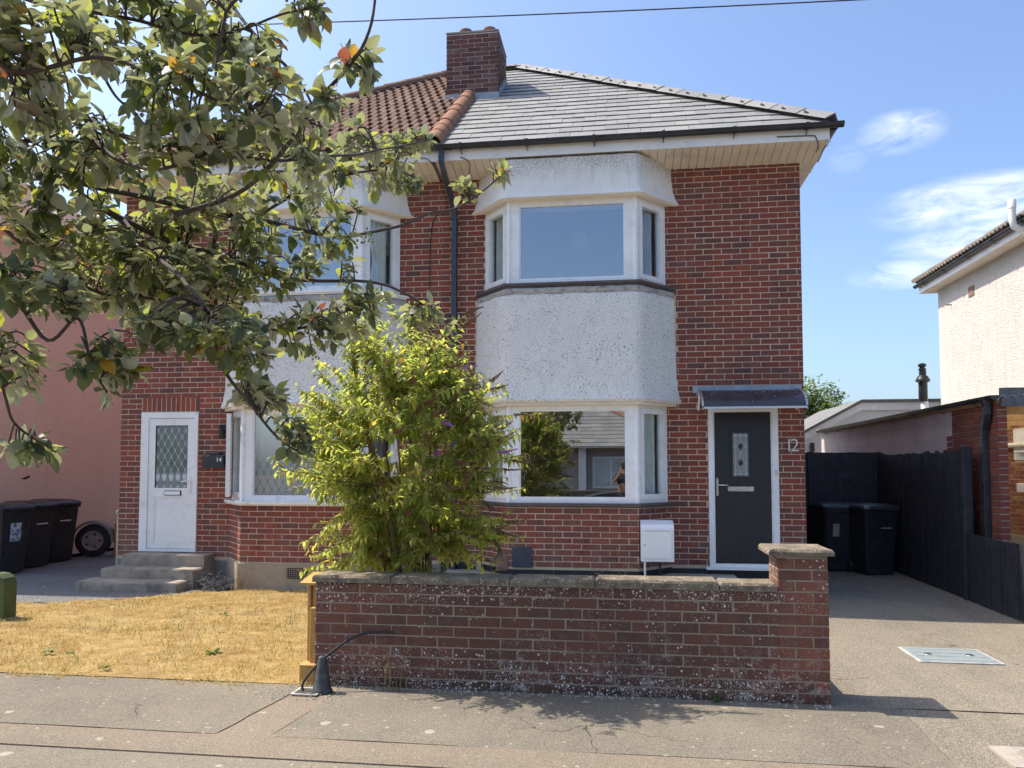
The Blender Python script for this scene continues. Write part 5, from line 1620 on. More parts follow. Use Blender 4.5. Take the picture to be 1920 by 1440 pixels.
# ---------------------------------------------------------------- white flat-roofed garage behind, far tree
ga = thing('garage', (5.9,21,0), 'white boarded garage with felt roof edge beyond the black side gate', 'garage')
obj('garage_wall', MB().yprism([(4.25,0),(7.6,0),(7.6,3.02),(5.66,3.02),(4.25,2.25)], 20.02, 24), M['white_paint'], ga)
fb = MB(); 
def band(dz0, dz1, y0, y1):
    fb.add([(4.12,y0,2.18+dz0),(5.66,y0,3.02+dz0),(5.66,y0,3.02+dz1),(4.12,y0,2.18+dz1),(4.12,y1,2.18+dz0),(5.66,y1,3.02+dz0),(5.66,y1,3.02+dz1),(4.12,y1,2.18+dz1)],
           [(0,1,2,3),(3,2,6,7),(1,0,4,5),(0,3,7,4)])
    fb.box(5.661,7.7,y0,y1,3.02+dz0,3.02+dz1)
band(-.02,.16,19.95,20.02)
obj('bargeboard', fb, M['upvc'], ga)
fb = MB(); band(.161,.235,19.90,24.1); obj('felt_edge', fb, M['felt_grey'], ga)
obj('garage_lamp', MB().cbox(4.46,4.56,19.93,20.0,2.0,2.22,.02), M['black_plastic'], ga)

# ---------------------------------------------------------------- pink rendered house on the left
pk = thing('pink_house', (-13,14,0), 'pink rendered house standing at the left behind the tree', 'house')
obj('rendered_wall', MB().box(-17,-10.3,10.45,18.3,0,5.62), M['pink_render'], pk)
fs = MB(); fs.box(-9.94,-9.92,10.02,18.7,5.60,5.76); fs.box(-17,-9.941,10.0,10.02,5.60,5.76); obj('fascia', fs, M['fascia_paint'], pk)
obj('soffit', MB().box(-17,-9.942,10.021,18.7,5.592,5.61), M['soffit_pvc'], pk)
rf = MB(); xe = -9.84; rf.add([(xe,9.95,5.78),(xe,18.8,5.78),(xe-4.42,14.37,8.7),(-17.5,9.95,5.78),(-17.5,18.8,5.78),(-17.5,14.37,8.7)], [(0,1,2),(3,0,2,5),(1,4,5,2)]); obj('roof', rf, M['clay_tile'], pk)
gutter('gutter', (-9.918,10.0,5.77), (-9.918,18.7,5.77), M['gutter_black'], pk, .055, 6, (1,0))
obj('wall_stain', MB().add([(-10.298,12.3,1.44),(-10.298,12.42,1.47),(-10.298,12.52,1.50),(-10.298,12.50,1.45),(-10.298,12.40,1.42)], [(0,1,2,3,4)]), M['rubber'], pk)

# ---------------------------------------------------------------- covers in the drive, overhead wires
mc = thing('manhole_cover', (2.8,7.45,0), 'pale rectangular galvanised manhole cover set in the driveway', 'manhole cover')
obj('cover_frame', MB().box(2.455,3.125,7.17,7.72,-.004,.006), M['cement'], mc)
cv = MB(); cv.cbox(2.475,3.105,7.19,7.70,-.002,.0095,.003); obj('cover_plate', cv, M['cover_steel'], mc)
for k in range(4): obj('cover_rib', MB().box(2.49,3.09,7.24+k*.13,7.245+k*.13,.0096,.0115), M['cover_steel'], mc)
for x in (2.62,2.96): obj('lifting_eye', MB().lathe((x,7.45,.0097),[(.035,0),(.033,.004),(.018,.003)],12), M['steel'], mc)
tb_ = thing('stopcock_cover', (2.3,4.9,0), 'round gridded stopcock cover in a pale concrete collar at bottom right', 'utility cover')
obj('collar', MB().box(2.10,2.50,4.74,5.08,-.002,.012), M['cover_concrete'], tb_)
obj('lid', MB().lathe((2.30,4.91,.012),[(.125,0),(.125,.005),(.11,.006)],24), M['cover_concrete'], tb_)
gd = MB()
for k in range(-3,4):
    w = math.sqrt(.105**2-(k*.03)**2); gd.box(2.30+k*.03-.003,2.30+k*.03+.003,4.91-w,4.91+w,.018,.0205); gd.box(2.30-w,2.30+w,4.91+k*.03-.003,4.91+k*.03+.003,.0181,.0202)
obj('lid_grid', gd, M['step_concrete'], tb_)
cable('overhead_wire', [(x_,30,19.27-.0385*x_+.00043*x_*x_) for x_ in range(-60,61,6)], .026, M['wire_black'], None, label='single black overhead wire crossing the sky above the chimney', cat='wire')
cable('overhead_wire', [(-16,8.2,5.9),(-7,8.2,5.42),(-2.2,9.9,5.78)], .006, M['wire_black'], None, label='thin black wire behind the tree leaves running to the eaves', cat='wire')

# ---------------------------------------------------------------- across the road, seen in the window glass
bg = thing('bungalow', (-4,-16,0), 'grey rendered bungalow with brown tiled hip roof mirrored in the lower window', 'bungalow')
plain('bungalow_render', (.42,.38,.35), .9, .08, 2)
bwl = MB(); bwl.box(-9.5,1.6,-20,-12.5,0,2.45); obj('bungalow_wall', bwl, M['bungalow_render'], bg)
rf = MB(); rf.add([(-10.1,-11.9,2.45),(2.2,-11.9,2.45),(2.2,-20.6,2.45),(-10.1,-20.6,2.45),(-5.7,-16.2,5.0),(-2.1,-16.2,5.0)], [(1,0,4,5),(2,1,5),(3,2,5,4),(0,3,4)])
brf = obj('bungalow_roof', rf, M['clay_tile'], bg)
kk = 2.55/4.3; cb_ = 1/math.sqrt(1+kk*kk); upb = Vector((0,-cb_,kk*cb_)); nmb = Vector((0,kk*cb_,cb_)); ub = Vector((-1,0,0))
tile_slope(brf, slate_mesh(), 'roof_tile', lambda t: -2.2+t*cb_, lambda t: 10.1-t*cb_, 15, .33, .46, 12, eave=(0,-11.9,2.45), u=ub, up=upb, nm=nmb)
for o in list(brf.children): pass
gutter('gutter', (2.2,-11.88,2.44), (-10.1,-11.88,2.44), M['white_paint'], bg, .055, 3, (0,1))
half_round('hip_tile', (2.2,-11.9,2.48), (-2.1,-16.2,5.03), .12, .42, M['terracotta'], brf, False, seed=2)
for x0, x1 in ((-1.3,0.2),(-7.5,-5.4)):
    w = obj('window', MB().box(x0,x1,-12.5,-12.42,.75,2.05), M['upvc'], bg)
    obj('pane', MB().box(x0+.09,(x0+x1)/2-.04,-12.45,-12.41,.84,1.96), M['glass_dim'], w); obj('pane', MB().box((x0+x1)/2+.04,x1-.09,-12.45,-12.41,.84,1.96), M['glass_dim'], w)
obj('porch_pillar', MB().box(-1.85,-1.55,-12.4,-12.1,0,2.44), M['upvc'], bg)
def hedge():
    g = MB(); r = random.Random(3)
    for i in range(3800):
        x = r.uniform(-8,4); hgt = 1.05+.18*noise.noise((x*1.1,2,2)); y = -6.1+r.uniform(-.4,.4)*(1 if r.random() < .5 else .96); z = hgt*r.random()**.45
        s = r.uniform(.03,.06); a = r.uniform(0,6.28); b = r.uniform(-.7,.7)
        d = Vector((math.cos(a)*math.cos(b),math.sin(a)*math.cos(b),math.sin(b))); w = d.cross(Vector((0,0,1))).normalized()*.4*s
        p = Vector((x,y,z)); q = p+d*s
        g.add([tuple(p),tuple((p+q)/2+w),tuple(q),tuple((p+q)/2-w)], [(0,1,2,3)])
    core = MB(); core.box(-8,4,-6.4,-5.8,0,.85)
    hdg = thing('hedge', (-2,-6.1,0), 'clipped yellow green hedge across the road mirrored in the lower window', 'hedge')
    obj('hedge_leaves', g, M['hedge_leaf'], hdg, kind='stuff'); obj('hedge_core', core, M['bark'], hdg)
hedge()
def parked_car():
    """side-on hatchback lofted from cross-sections along x"""
    cr = thing('parked_car', (.6,-2.2,0), 'dark hatchback parked behind the photographer, mirrored in the lower window', 'car')
    L = [(-2.05,.35,.60,.62,.45),(-1.95,.28,.72,.74,.72),(-1.2,.25,.90,.92,.84),(-.75,.25,.95,.97,.86),(-.1,.25,.97,1.36,.86),(.6,.25,.97,1.44,.86),(1.3,.25,.97,1.36,.85),(1.85,.26,.95,1.05,.80),(2.02,.32,.85,.88,.70)]
    x_c, y_c = .55, -2.3
    rows = []
    for x, zb, zs, zt, w in L:
        k = .74 if zt-zs > .1 else .92
        rows.append([(x+x_c,-w+y_c,zb),(x+x_c,-w*1.02+y_c,(zb+zs)/2),(x+x_c,-w+y_c,zs),(x+x_c,-w*k+y_c,zt-.03),(x+x_c,-w*k*.7+y_c,zt),(x+x_c,w*k*.7+y_c,zt),(x+x_c,w*k+y_c,zt-.03),(x+x_c,w+y_c,zs),(x+x_c,w*1.02+y_c,(zb+zs)/2),(x+x_c,w+y_c,zb)])
    plain('car_paint', (.02,.022,.026), .2, .05, 2, spec=.7); plain('car_glass', (.012,.014,.016), .08, .05, 2, spec=.9)
    b = MB().grid(rows)
    b.v.extend([]); n0 = len(rows)
    b.f.append(tuple(range(9,-1,-1))); b.f.append(tuple((n0-1)*10+i for i in range(10)))
    obj('body', b, M['car_paint'], cr, smooth=40)
    for s in (-1,1):
        for a, e in ((-.62,.35),(.42,1.32)):
            g = MB(); za = 1.30 if a > -.5 else 1.28
            y = lambda z: y_c+s*(.86-.235*(z-.97)/.43+.006)
            g.add([(a+x_c,y(.99),.99),(e+x_c,y(.99),.99),(e+x_c-.05,y(1.33),1.33),(a+x_c+(.5 if a < 0 else .03),y(1.33),1.33)], [(0,1,2,3) if s < 0 else (3,2,1,0)])
            obj('side_glass', g, M['car_glass'], cr)
        for x in (-1.3,1.25):
            w = MB(); w.lathe((x+x_c,y_c+s*.80,.31),[(.20,-.09),(.30,-.09),(.31,-.05),(.31,.05),(.30,.09),(.20,.09)],22,'y'); wo = obj('wheel', w, M['rubber'], cr, smooth=40)
            obj('rim', MB().lathe((x+x_c,y_c+s*.80,.31),[(.21,-.092),(.21,.092)],16,'y'), M['brushed_steel'], wo)
    for y in (-.55,.55): obj('headlight', MB().cbox(-2.08+x_c,-1.9+x_c,y_c+y-.18,y_c+y+.18,.60,.73,.03), M['car_glass'], cr)
parked_car()
# ---------------------------------------------------------------- the photographer, mirrored in the glass
def person():
    t = thing('person', (0,-.32,-.02), 'person in dark top holding a phone up, mirrored small in the lower window', 'person')
    plain('skin', (.42,.24,.16), .6, .08, 8); plain('dark_cloth', (.03,.032,.04), .9, .2, 9); plain('hair_brown', (.05,.032,.02), .6, .2, 30)
    # joints: (position, radius)
    J = {'pelvis':((0,-.36,.95),.15),'waist':((0,-.36,1.10),.135),'chest':((0,-.35,1.32),.155),'neckb':((0,-.34,1.47),.075),'neck':((0,-.32,1.54),.055),'chin':((0,-.30,1.60),.065),'head':((0,-.31,1.69),.095),'crown':((0,-.31,1.77),.075),
         'shl':((-.19,-.34,1.42),.065),'ell':((-.27,-.20,1.25),.045),'wrl':((-.10,-.03,1.49),.032),'hal':((-.075,-.015,1.55),.036),
         'shr':((.19,-.34,1.42),.065),'elr':((.27,-.20,1.25),.045),'wrr':((.10,-.03,1.49),.032),'har':((.075,-.015,1.55),.036),
         'hpl':((-.10,-.36,.88),.10),'knl':((-.11,-.34,.50),.065),'anl':((-.115,-.37,.09),.045),'tol':((-.125,-.22,.03),.04),
         'hpr':((.10,-.36,.88),.10),'knr':((.11,-.34,.50),.065),'anr':((.115,-.37,.09),.045),'tor':((.125,-.22,.03),.04)}
    E = [('pelvis','waist'),('waist','chest'),('chest','neckb'),('neckb','neck'),('neck','chin'),('chin','head'),('head','crown'),('chest','shl'),('shl','ell'),('ell','wrl'),('wrl','hal'),('chest','shr'),('shr','elr'),('elr','wrr'),('wrr','har'),
         ('pelvis','hpl'),('hpl','knl'),('knl','anl'),('anl','tol'),('pelvis','hpr'),('hpr','knr'),('knr','anr'),('anr','tor')]
    def skin(names, edges, grow, name, mat, root):
        idx = {k: i for i, k in enumerate(names)}
        me = bpy.data.meshes.new(name); me.from_pydata([J[k][0] for k in names], [(idx[a],idx[b]) for a, b in edges], [])
        o = bpy.data.objects.new(name, me); col.objects.link(o)
        o.modifiers.new('skin','SKIN'); o.modifiers.new('sub','SUBSURF').levels = 1; o.modifiers['sub'].render_levels = 1
        for i, k in enumerate(names):
            r = J[k][1]*grow; me.skin_vertices[0].data[i].radius = (r,r); me.skin_vertices[0].data[i].use_root = (k == root)
        bpy.context.view_layer.update()
        m2 = bpy.data.meshes.new_from_object(o.evaluated_get(bpy.context.evaluated_depsgraph_get())); bpy.data.objects.remove(o)
        m2.materials.clear(); m2.materials.append(mat); m2.shade_smooth(); m2.name = name
        ob = bpy.data.objects.new(name, m2); link(ob, t); return ob
    body = skin(list(J), E, 1.0, 'body', M['skin'], 'pelvis')
    top = ['waist','chest','neckb','shl','shr','ell','elr']; skin(top, [e for e in E if e[0] in top and e[1] in top], 1.3, 'shirt', M['dark_cloth'], 'waist')
    leg = ['pelvis','hpl','knl','anl','hpr','knr','anr']; skin(leg, [e for e in E if e[0] in leg and e[1] in leg], 1.15, 'trousers', M['dark_cloth'], 'pelvis')
    obj('hair', MB().lathe((0,-.33,1.66),[(.10,0),(.112,.06),(.10,.12),(.05,.155),(.01,.16)],14), M['hair_brown'], t, smooth=60)
    for s in (-1,1):       # fingers closed round the phone's edges
        for k in range(4):
            z = 1.60-.02*k; f = MB().tube([(s*.085,-.025,z-.01),(s*.092,.0,z),(s*.080,.012,z+.002),(s*.055,.012,z+.004)], [.010,.009,.008,.007], 6); obj('finger', f, M['skin'], t, smooth=60)
        obj('thumb', MB().tube([(s*.08,-.03,1.54),(s*.07,-.05,1.57),(s*.05,-.05,1.60)], [.012,.011,.009], 6), M['skin'], t, smooth=60)
    ph = obj('phone', MB().cbox(-.08,.08,-.016,-.0,1.575,1.648,.003), M['black_plastic'], None, label='black phone held up by the mirrored photographer', cat='phone')
person()

# ---------------------------------------------------------------- leaves
def leaf_mesh(name, mat, length, width, n=5, fold=.18, curl=.25, round_=1.0, serr=0.0, wavy=0.0, seed=0):
    """leaf along +y from the stalk, face up +z, bent along the midrib and drooping at the tip"""
    r = random.Random(seed)
    mb = MB(); L, Mr, Rr = [], [], []
    for i in range(n+1):
        t = i/n
        w = width/2*(math.sin(math.pi*min(1, t**(.72*round_)*.97+.02))**.85)
        if i == 0: w = width*.03
        if i == n: w = width*.01
        y = length*t; z = -curl*length*t*t
        wz = wavy*length*r.uniform(-1,1)
        Mr.append((0,y,z)); L.append((-w*(1+serr*r.uniform(-1,1)),y-.02*length,z+fold*w+wz)); Rr.append((w*(1+serr*r.uniform(-1,1)),y-.02*length,z+fold*w-wz))
    mb.grid([[L[i],Mr[i],Rr[i]] for i in range(n+1)])
    me = mb.mesh(name, 180); me.materials.append(mat); return me
def scatter_leaves(tree, leaves, meshes, name, limit, key):
    """leaves: (position, direction, up hint, scale, mesh index). The nearest are objects, the rest one joined part"""
    leaves.sort(key=key)
    data = [([v.co.copy() for v in m.vertices], [tuple(p.vertices) for p in m.polygons]) for m in meshes]
    rest = MB()
    for i, (p, d, up, s, k) in enumerate(leaves):
        y = d.normalized(); x = y.cross(up)
        if x.length < .05: x = y.cross(Vector((1,.3,.2)))
        x.normalize(); z = x.cross(y)
        if i < limit:
            o = bpy.data.objects.new(name, meshes[k]); place_matrix(o, p, x*s, y*s, z*s); link(o, tree)
            if tree.type == 'EMPTY': o.matrix_parent_inverse = Matrix.Translation(-Vector(tree.location))
        else:
            vs_, fs_ = data[k]; rest.add([tuple(p+x*(v.x*s)+y*(v.y*s)+z*(v.z*s)) for v in vs_], fs_)
    if rest.v:
        me = rest.mesh(name+'_mass', 180); me.materials.append(meshes[0].materials[0])
        o = bpy.data.objects.new(name+'_mass', me); link(o, tree); tag(o, kind='stuff')
def spline(P, k=5):
    P = [Vector(p) for p in P]; out = []
    for i in range(len(P)-1):
        a, b, c_, d = P[max(0,i-1)], P[i], P[i+1], P[min(len(P)-1,i+2)]
        for j in range(k):
            t = j/k; out.append(.5*((2*b)+(c_-a)*t+(2*a-5*b+4*c_-d)*t*t+(3*b-a-3*c_+d)*t**3))
    out.append(P[-1]); return out
BRANCHES=[
 (0.030,[(-2.84,2.78,2.63),(-2.50,2.82,2.79),(-2.26,2.85,2.81),(-2.12,2.97,2.81),(-1.90,3.11,2.77),(-1.66,3.35,2.77),(-1.43,3.68,2.79),(-1.20,3.81,2.85),(-1.03,4.03,2.99),(-0.86,4.15,3.06),(-0.65,4.27,3.30)]),
 (0.026,[(-2.26,2.85,2.81),(-2.13,3.08,2.72),(-1.96,3.21,2.64),(-1.78,3.34,2.61),(-1.65,3.56,2.57),(-1.28,3.81,2.58),(-1.12,3.99,2.54),(-0.93,4.18,2.41)]),
 (0.016,[(-2.13,2.26,2.92),(-1.92,2.28,3.02),(-1.84,2.29,3.15)]),
 (0.024,[(-2.74,2.58,2.91),(-2.34,2.64,2.83),(-2.01,2.58,2.94),(-1.72,2.53,2.81),(-1.49,2.66,2.80),(-1.30,2.99,2.89),(-1.17,3.40,3.08),(-1.00,3.91,3.34)]),
 (0.018,[(-1.68,2.74,2.61),(-1.46,2.77,2.68),(-1.19,2.60,2.75),(-1.02,2.52,2.89),(-0.90,2.43,2.96),(-0.81,2.39,3.09),(-0.76,2.34,3.23)]),
 (0.020,[(-2.14,2.53,3.52),(-1.99,2.56,3.36),(-1.91,2.58,3.24),(-1.90,2.59,3.13),(-1.84,2.60,3.01),(-1.76,2.61,2.94)]),
 (0.016,[(-1.26,2.36,3.32),(-1.29,2.37,3.15),(-1.32,2.37,2.99),(-1.33,2.37,2.89)]),
 (0.018,[(-1.68,2.89,3.71),(-1.50,2.83,3.44),(-1.33,2.76,3.24),(-1.17,2.69,3.05),(-1.17,2.90,2.98)]),
 (0.018,[(-2.13,3.08,2.72),(-1.90,2.92,2.52),(-1.68,2.76,2.37),(-1.48,2.59,2.21),(-1.46,2.71,2.01),(-1.40,2.82,1.89),(-1.35,2.94,1.77),(-1.27,3.00,1.70)]),
 (0.016,[(-2.29,2.37,2.33),(-2.06,2.41,2.22),(-1.95,2.43,2.08),(-1.84,2.44,2.15),(-1.81,2.46,2.00),(-1.75,2.47,1.90)]),
 (0.014,[(-2.37,2.41,2.23),(-2.19,2.45,2.08),(-2.13,2.46,1.90),(-2.10,2.48,1.79),(-2.00,2.55,1.70)]),
 (0.018,[(-2.58,2.61,2.65),(-2.30,2.76,2.50),(-2.18,2.99,2.39),(-1.98,3.12,2.37),(-1.75,3.26,2.30),(-1.56,3.49,2.29),(-1.38,3.71,2.41),(-1.25,3.82,2.50)]),
 (0.016,[(-2.06,2.07,2.92),(-1.77,2.06,2.81),(-1.58,2.14,2.89),(-1.36,2.12,2.81),(-1.17,2.15,2.72),(-0.99,2.13,2.63)]),
 (0.016,[(-2.32,2.31,3.28),(-1.92,2.37,3.22),(-1.63,2.42,3.17),(-1.44,2.50,3.16),(-1.25,2.67,3.30),(-1.13,2.78,3.38)]),
 (0.014,[(-1.66,3.35,2.77),(-1.50,3.46,2.93),(-1.37,3.67,3.08),(-1.18,3.95,3.20),(-1.06,4.02,3.15)]),
 (0.016,[(-2.01,2.58,2.94),(-1.72,2.48,2.70),(-1.43,2.32,2.62),(-1.28,2.39,2.71)]),
]
ZONES=[
 ((-1.74,2.11,2.97),0.16,0.25,0.12,9),
 ((-1.54,2.48,3.19),0.28,0.35,0.10,15),
 ((-1.39,2.66,3.13),0.18,0.30,0.16,9),
 ((-1.85,2.21,2.79),0.14,0.25,0.12,9),
 ((-1.88,2.69,3.16),0.10,0.20,0.08,2),
 ((-1.31,2.13,2.77),0.14,0.20,0.10,7),
 ((-1.02,2.18,2.74),0.10,0.20,0.11,5),
 ((-2.07,2.48,2.68),0.17,0.30,0.10,10),
 ((-1.92,2.70,2.83),0.18,0.30,0.11,8),
 ((-1.37,2.28,2.67),0.15,0.20,0.09,7),
 ((-1.34,2.58,2.79),0.17,0.30,0.12,8),
 ((-1.30,2.99,2.89),0.17,0.30,0.12,9),
 ((-1.27,3.68,3.19),0.16,0.20,0.11,7),
 ((-1.19,3.95,3.16),0.15,0.15,0.11,7),
 ((-1.09,3.95,3.34),0.10,0.10,0.07,4),
 ((-2.14,2.68,2.55),0.22,0.35,0.11,14),
 ((-2.10,3.19,2.70),0.26,0.40,0.13,16),
 ((-1.73,3.23,2.78),0.26,0.35,0.13,14),
 ((-1.44,3.57,2.88),0.21,0.25,0.10,6),
 ((-1.97,2.42,2.27),0.16,0.25,0.08,11),
 ((-2.09,3.00,2.39),0.22,0.35,0.10,13),
 ((-1.82,3.14,2.44),0.25,0.35,0.10,14),
 ((-1.63,3.46,2.61),0.20,0.25,0.14,11),
 ((-1.54,2.54,2.12),0.13,0.20,0.07,6),
 ((-1.75,2.46,1.99),0.08,0.15,0.08,6),
 ((-2.12,2.46,2.05),0.07,0.15,0.14,6),
 ((-2.08,2.53,1.72),0.09,0.10,0.03,3),
 ((-1.37,2.61,2.09),0.15,0.25,0.09,8),
 ((-1.51,3.49,2.29),0.21,0.20,0.10,8),
 ((-1.31,3.81,2.50),0.16,0.15,0.08,5),
 ((-1.05,4.11,2.47),0.11,0.10,0.09,4),
 ((-0.86,2.44,2.98),0.04,0.08,0.09,3),
 ((-1.41,2.92,1.94),0.09,0.10,0.07,5),
 ((-1.29,2.95,1.77),0.05,0.10,0.07,3),
 ((-0.81,4.20,3.17),0.10,0.05,0.04,2),
 ((-0.68,4.27,3.29),0.04,0.05,0.04,1),
 ((-1.16,2.78,3.36),0.06,0.10,0.05,3),
 ((-0.97,2.48,2.87),0.04,0.08,0.05,2),
 ((-1.79,2.01,2.90),0.03,0.10,0.09,3),
 ((-1.43,3.68,2.71),0.16,0.15,0.11,6),
 ((-1.42,3.81,2.39),0.14,0.15,0.08,4),
 ((-1.92,3.02,2.48),0.27,0.30,0.11,8),
]
BERRIES=[(-1.39,2.13,2.67),(-1.48,2.34,3.10),(-1.85,2.20,2.89),(-1.34,2.39,2.56),(-1.32,2.47,2.12),(-1.24,3.01,2.70),(-1.34,3.70,2.58),(-1.88,2.43,2.22),(-1.27,2.09,2.73),(-1.16,2.30,2.84),(-1.25,3.71,2.79)]
def whitebeam():
    r = random.Random(21)
    base = Vector((-4.7,2.3,0))
    tr = thing('whitebeam_tree', base, 'whitebeam tree with large grey green leaves and berries overhanging from the left', 'tree')
    fork = Vector((-4.55,2.35,1.9))
    obj('trunk', MB().tube(spline([base,(-4.68,2.32,.7),(-4.62,2.33,1.4),fork,(-4.5,2.4,2.6),(-4.4,2.45,3.4)],4), [.15,.14,.135,.13,.125,.12,.12,.115,.11,.11,.105,.10,.095,.09,.085,.08,.07,.06,.05,.045,.04][:21], 10), M['bark'], tr, smooth=60)
    samples = []
    for k, (rad, pts) in enumerate(BRANCHES):
        P = [Vector(p) for p in pts]
        main = k not in (1,4,8,14,15)
        if main:      # join each limb to the trunk
            s0 = P[0]; zt = max(1.7, min(3.3, s0.z-.5)); f = Vector((-4.6+.1*(zt-1.7),2.35,zt))
            P = [f, f.lerp(s0,.5)+Vector((0,0,.12))]+P
        sp = spline(P, 6); n = len(sp)
        sp = [p+Vector((noise.noise(p*3)*.02,noise.noise(p*3+Vector((5,0,0)))*.02,noise.noise(p*3+Vector((0,7,0)))*.02)) for p in sp]
        rr = [rad*.52*(1-.82*i/n)+.0018 for i in range(n)]
        obj('branch', MB().tube(sp, rr, 7), M['bark'] if rad > .017 else M['twig'], tr, smooth=60)
        for i, p in enumerate(sp): samples.append((p, (sp[min(i+1,n-1)]-sp[max(i-1,0)]).normalized(), rr[i]))
    meshes = [leaf_mesh('leaf', M['whitebeam_leaf'], 1, w, 6, f, c, 1.25, .06, .05, s) for w, f, c, s in ((.62,.12,.18,1),(.66,.35,.40,2),(.56,.55,.10,3),(.70,.08,.55,4),(.60,-.2,.30,5),(.64,.25,-.2,6),(.5,.8,.35,7))]
    leaves = []; twigs = MB(); clusters = []
    for (cx,cy,cz), rx, ry, rz, n in ZONES:
        for i in range(int(n*2.8+.5)):
            while True:
                v = Vector((r.uniform(-1,1),r.uniform(-1,1),r.uniform(-1,1)))
                if v.length <= 1: break
            clusters.append(Vector((cx+v.x*rx,cy+v.y*ry,cz+v.z*rz)))
    # plus a rosette at each branch tip
    for rad, pts in BRANCHES: clusters.append(Vector(pts[-1]))
    # the part of the crown outside the frame to the left and above, seen only as shade
    for i in range(60):
        a = r.uniform(0,6.28); q = r.uniform(.3,1.3); clusters.append(Vector((-4.3+q*math.cos(a)*.9,2.0+q*math.sin(a)*.8,r.uniform(2.6,4.6))))
    berry_sites = []
    for ci, c in enumerate(clusters):
        bp, bd, br_ = min(samples, key=lambda s: (s[0]-c).length_squared+(.0 if (c-s[0]).dot(s[1]) > 0 else .02))
        out = (c-bp)
        if out.length > 1.2: bp = c-out.normalized()*.6; out = c-bp
        if out.length > .02:
            mid = bp.lerp(c,.5)+Vector((r.uniform(-.02,.02),r.uniform(-.02,.02),.03+out.length*.08))
            twigs.tube(spline([bp,mid,c],3), [.0045,.004,.0038,.0035,.003,.003,.0025], 5)
        d0 = (out.normalized() if out.length > .03 else bd)
        d0 = (d0+Vector((.15,0,.15))).normalized()
        m = r.randint(4,8); a0 = r.uniform(0,6.28)
        side = d0.cross(Vector((0,0,1))); side = side.normalized() if side.length > .05 else Vector((1,0,0)); upv = side.cross(d0)
        for j in range(m):
            a = a0+j*2.4; sp_ = r.uniform(.4,1.5)
            d = d0*math.cos(sp_)+(side*math.cos(a)+upv*math.sin(a))*math.sin(sp_)
            d.z -= .35*r.random()
            s = r.uniform(.042,.084)*(1.0 if j < 4 else .8)
            p = c-d0*r.uniform(0,.035)+d.normalized()*.012
            leaves.append((p, d, (Vector((r.uniform(-.45,.45),r.uniform(-.45,.45),1))+d0*.5), s, r.randrange(7)))
        if r.random() < .12: berry_sites.append((c, d0))
        # a few leaves along the twig
        if out.length > .12:
            for j in range(int(out.length/.05)):
                t = r.uniform(.2,.9); p = bp.lerp(c,t); d = Vector((r.uniform(-1,1),r.uniform(-1,1),r.uniform(-.8,.4)))
                leaves.append((p, d, Vector((r.uniform(-.3,.3),r.uniform(-.3,.3),1)), r.uniform(.04,.07), r.randrange(7)))
    obj('twigs', twigs, M['twig'], tr, smooth=60, kind='stuff')
    for (x, y, z) in BERRIES: berry_sites.append((Vector((x,y,z)), Vector((.3,-.3,-.6))))
    ico = MB().lathe((0,0,0),[(.002,-.0065),(.005,-.004),(.0065,0),(.005,.0045),(.002,.0062)],7)
    for c, d in berry_sites:
        b = MB()
        for j in range(r.randint(10,18)):
            q = c+Vector((r.gauss(0,.022),r.gauss(0,.022),-.02+r.gauss(0,.018)))
            b.add([(q.x+v[0],q.y+v[1],q.z+v[2]) for v in ico.v], ico.f)
            b.tube([tuple(c+Vector((0,0,.015))), tuple(q+Vector((0,0,.006)))], .0009, 3, False)
        obj('berry_cluster', b, M['berry'], tr, smooth=60)
    cp_ = Vector(cam.location); fw_ = Vector((-.1407,.9887,.052)); rt_v = Vector((.990,.1409,0))
    def key(l):
        v = l[0]-cp_; z = v.dot(fw_); x = v.dot(rt_v)/max(z,.1)
        return (z/l[3])+(100 if not (-.63 < x < .1) or v.z/max(z,.1) > .53 or v.z < 0 else 0)
    scatter_leaves(tr, leaves, meshes, 'leaf', 300, key)
whitebeam()
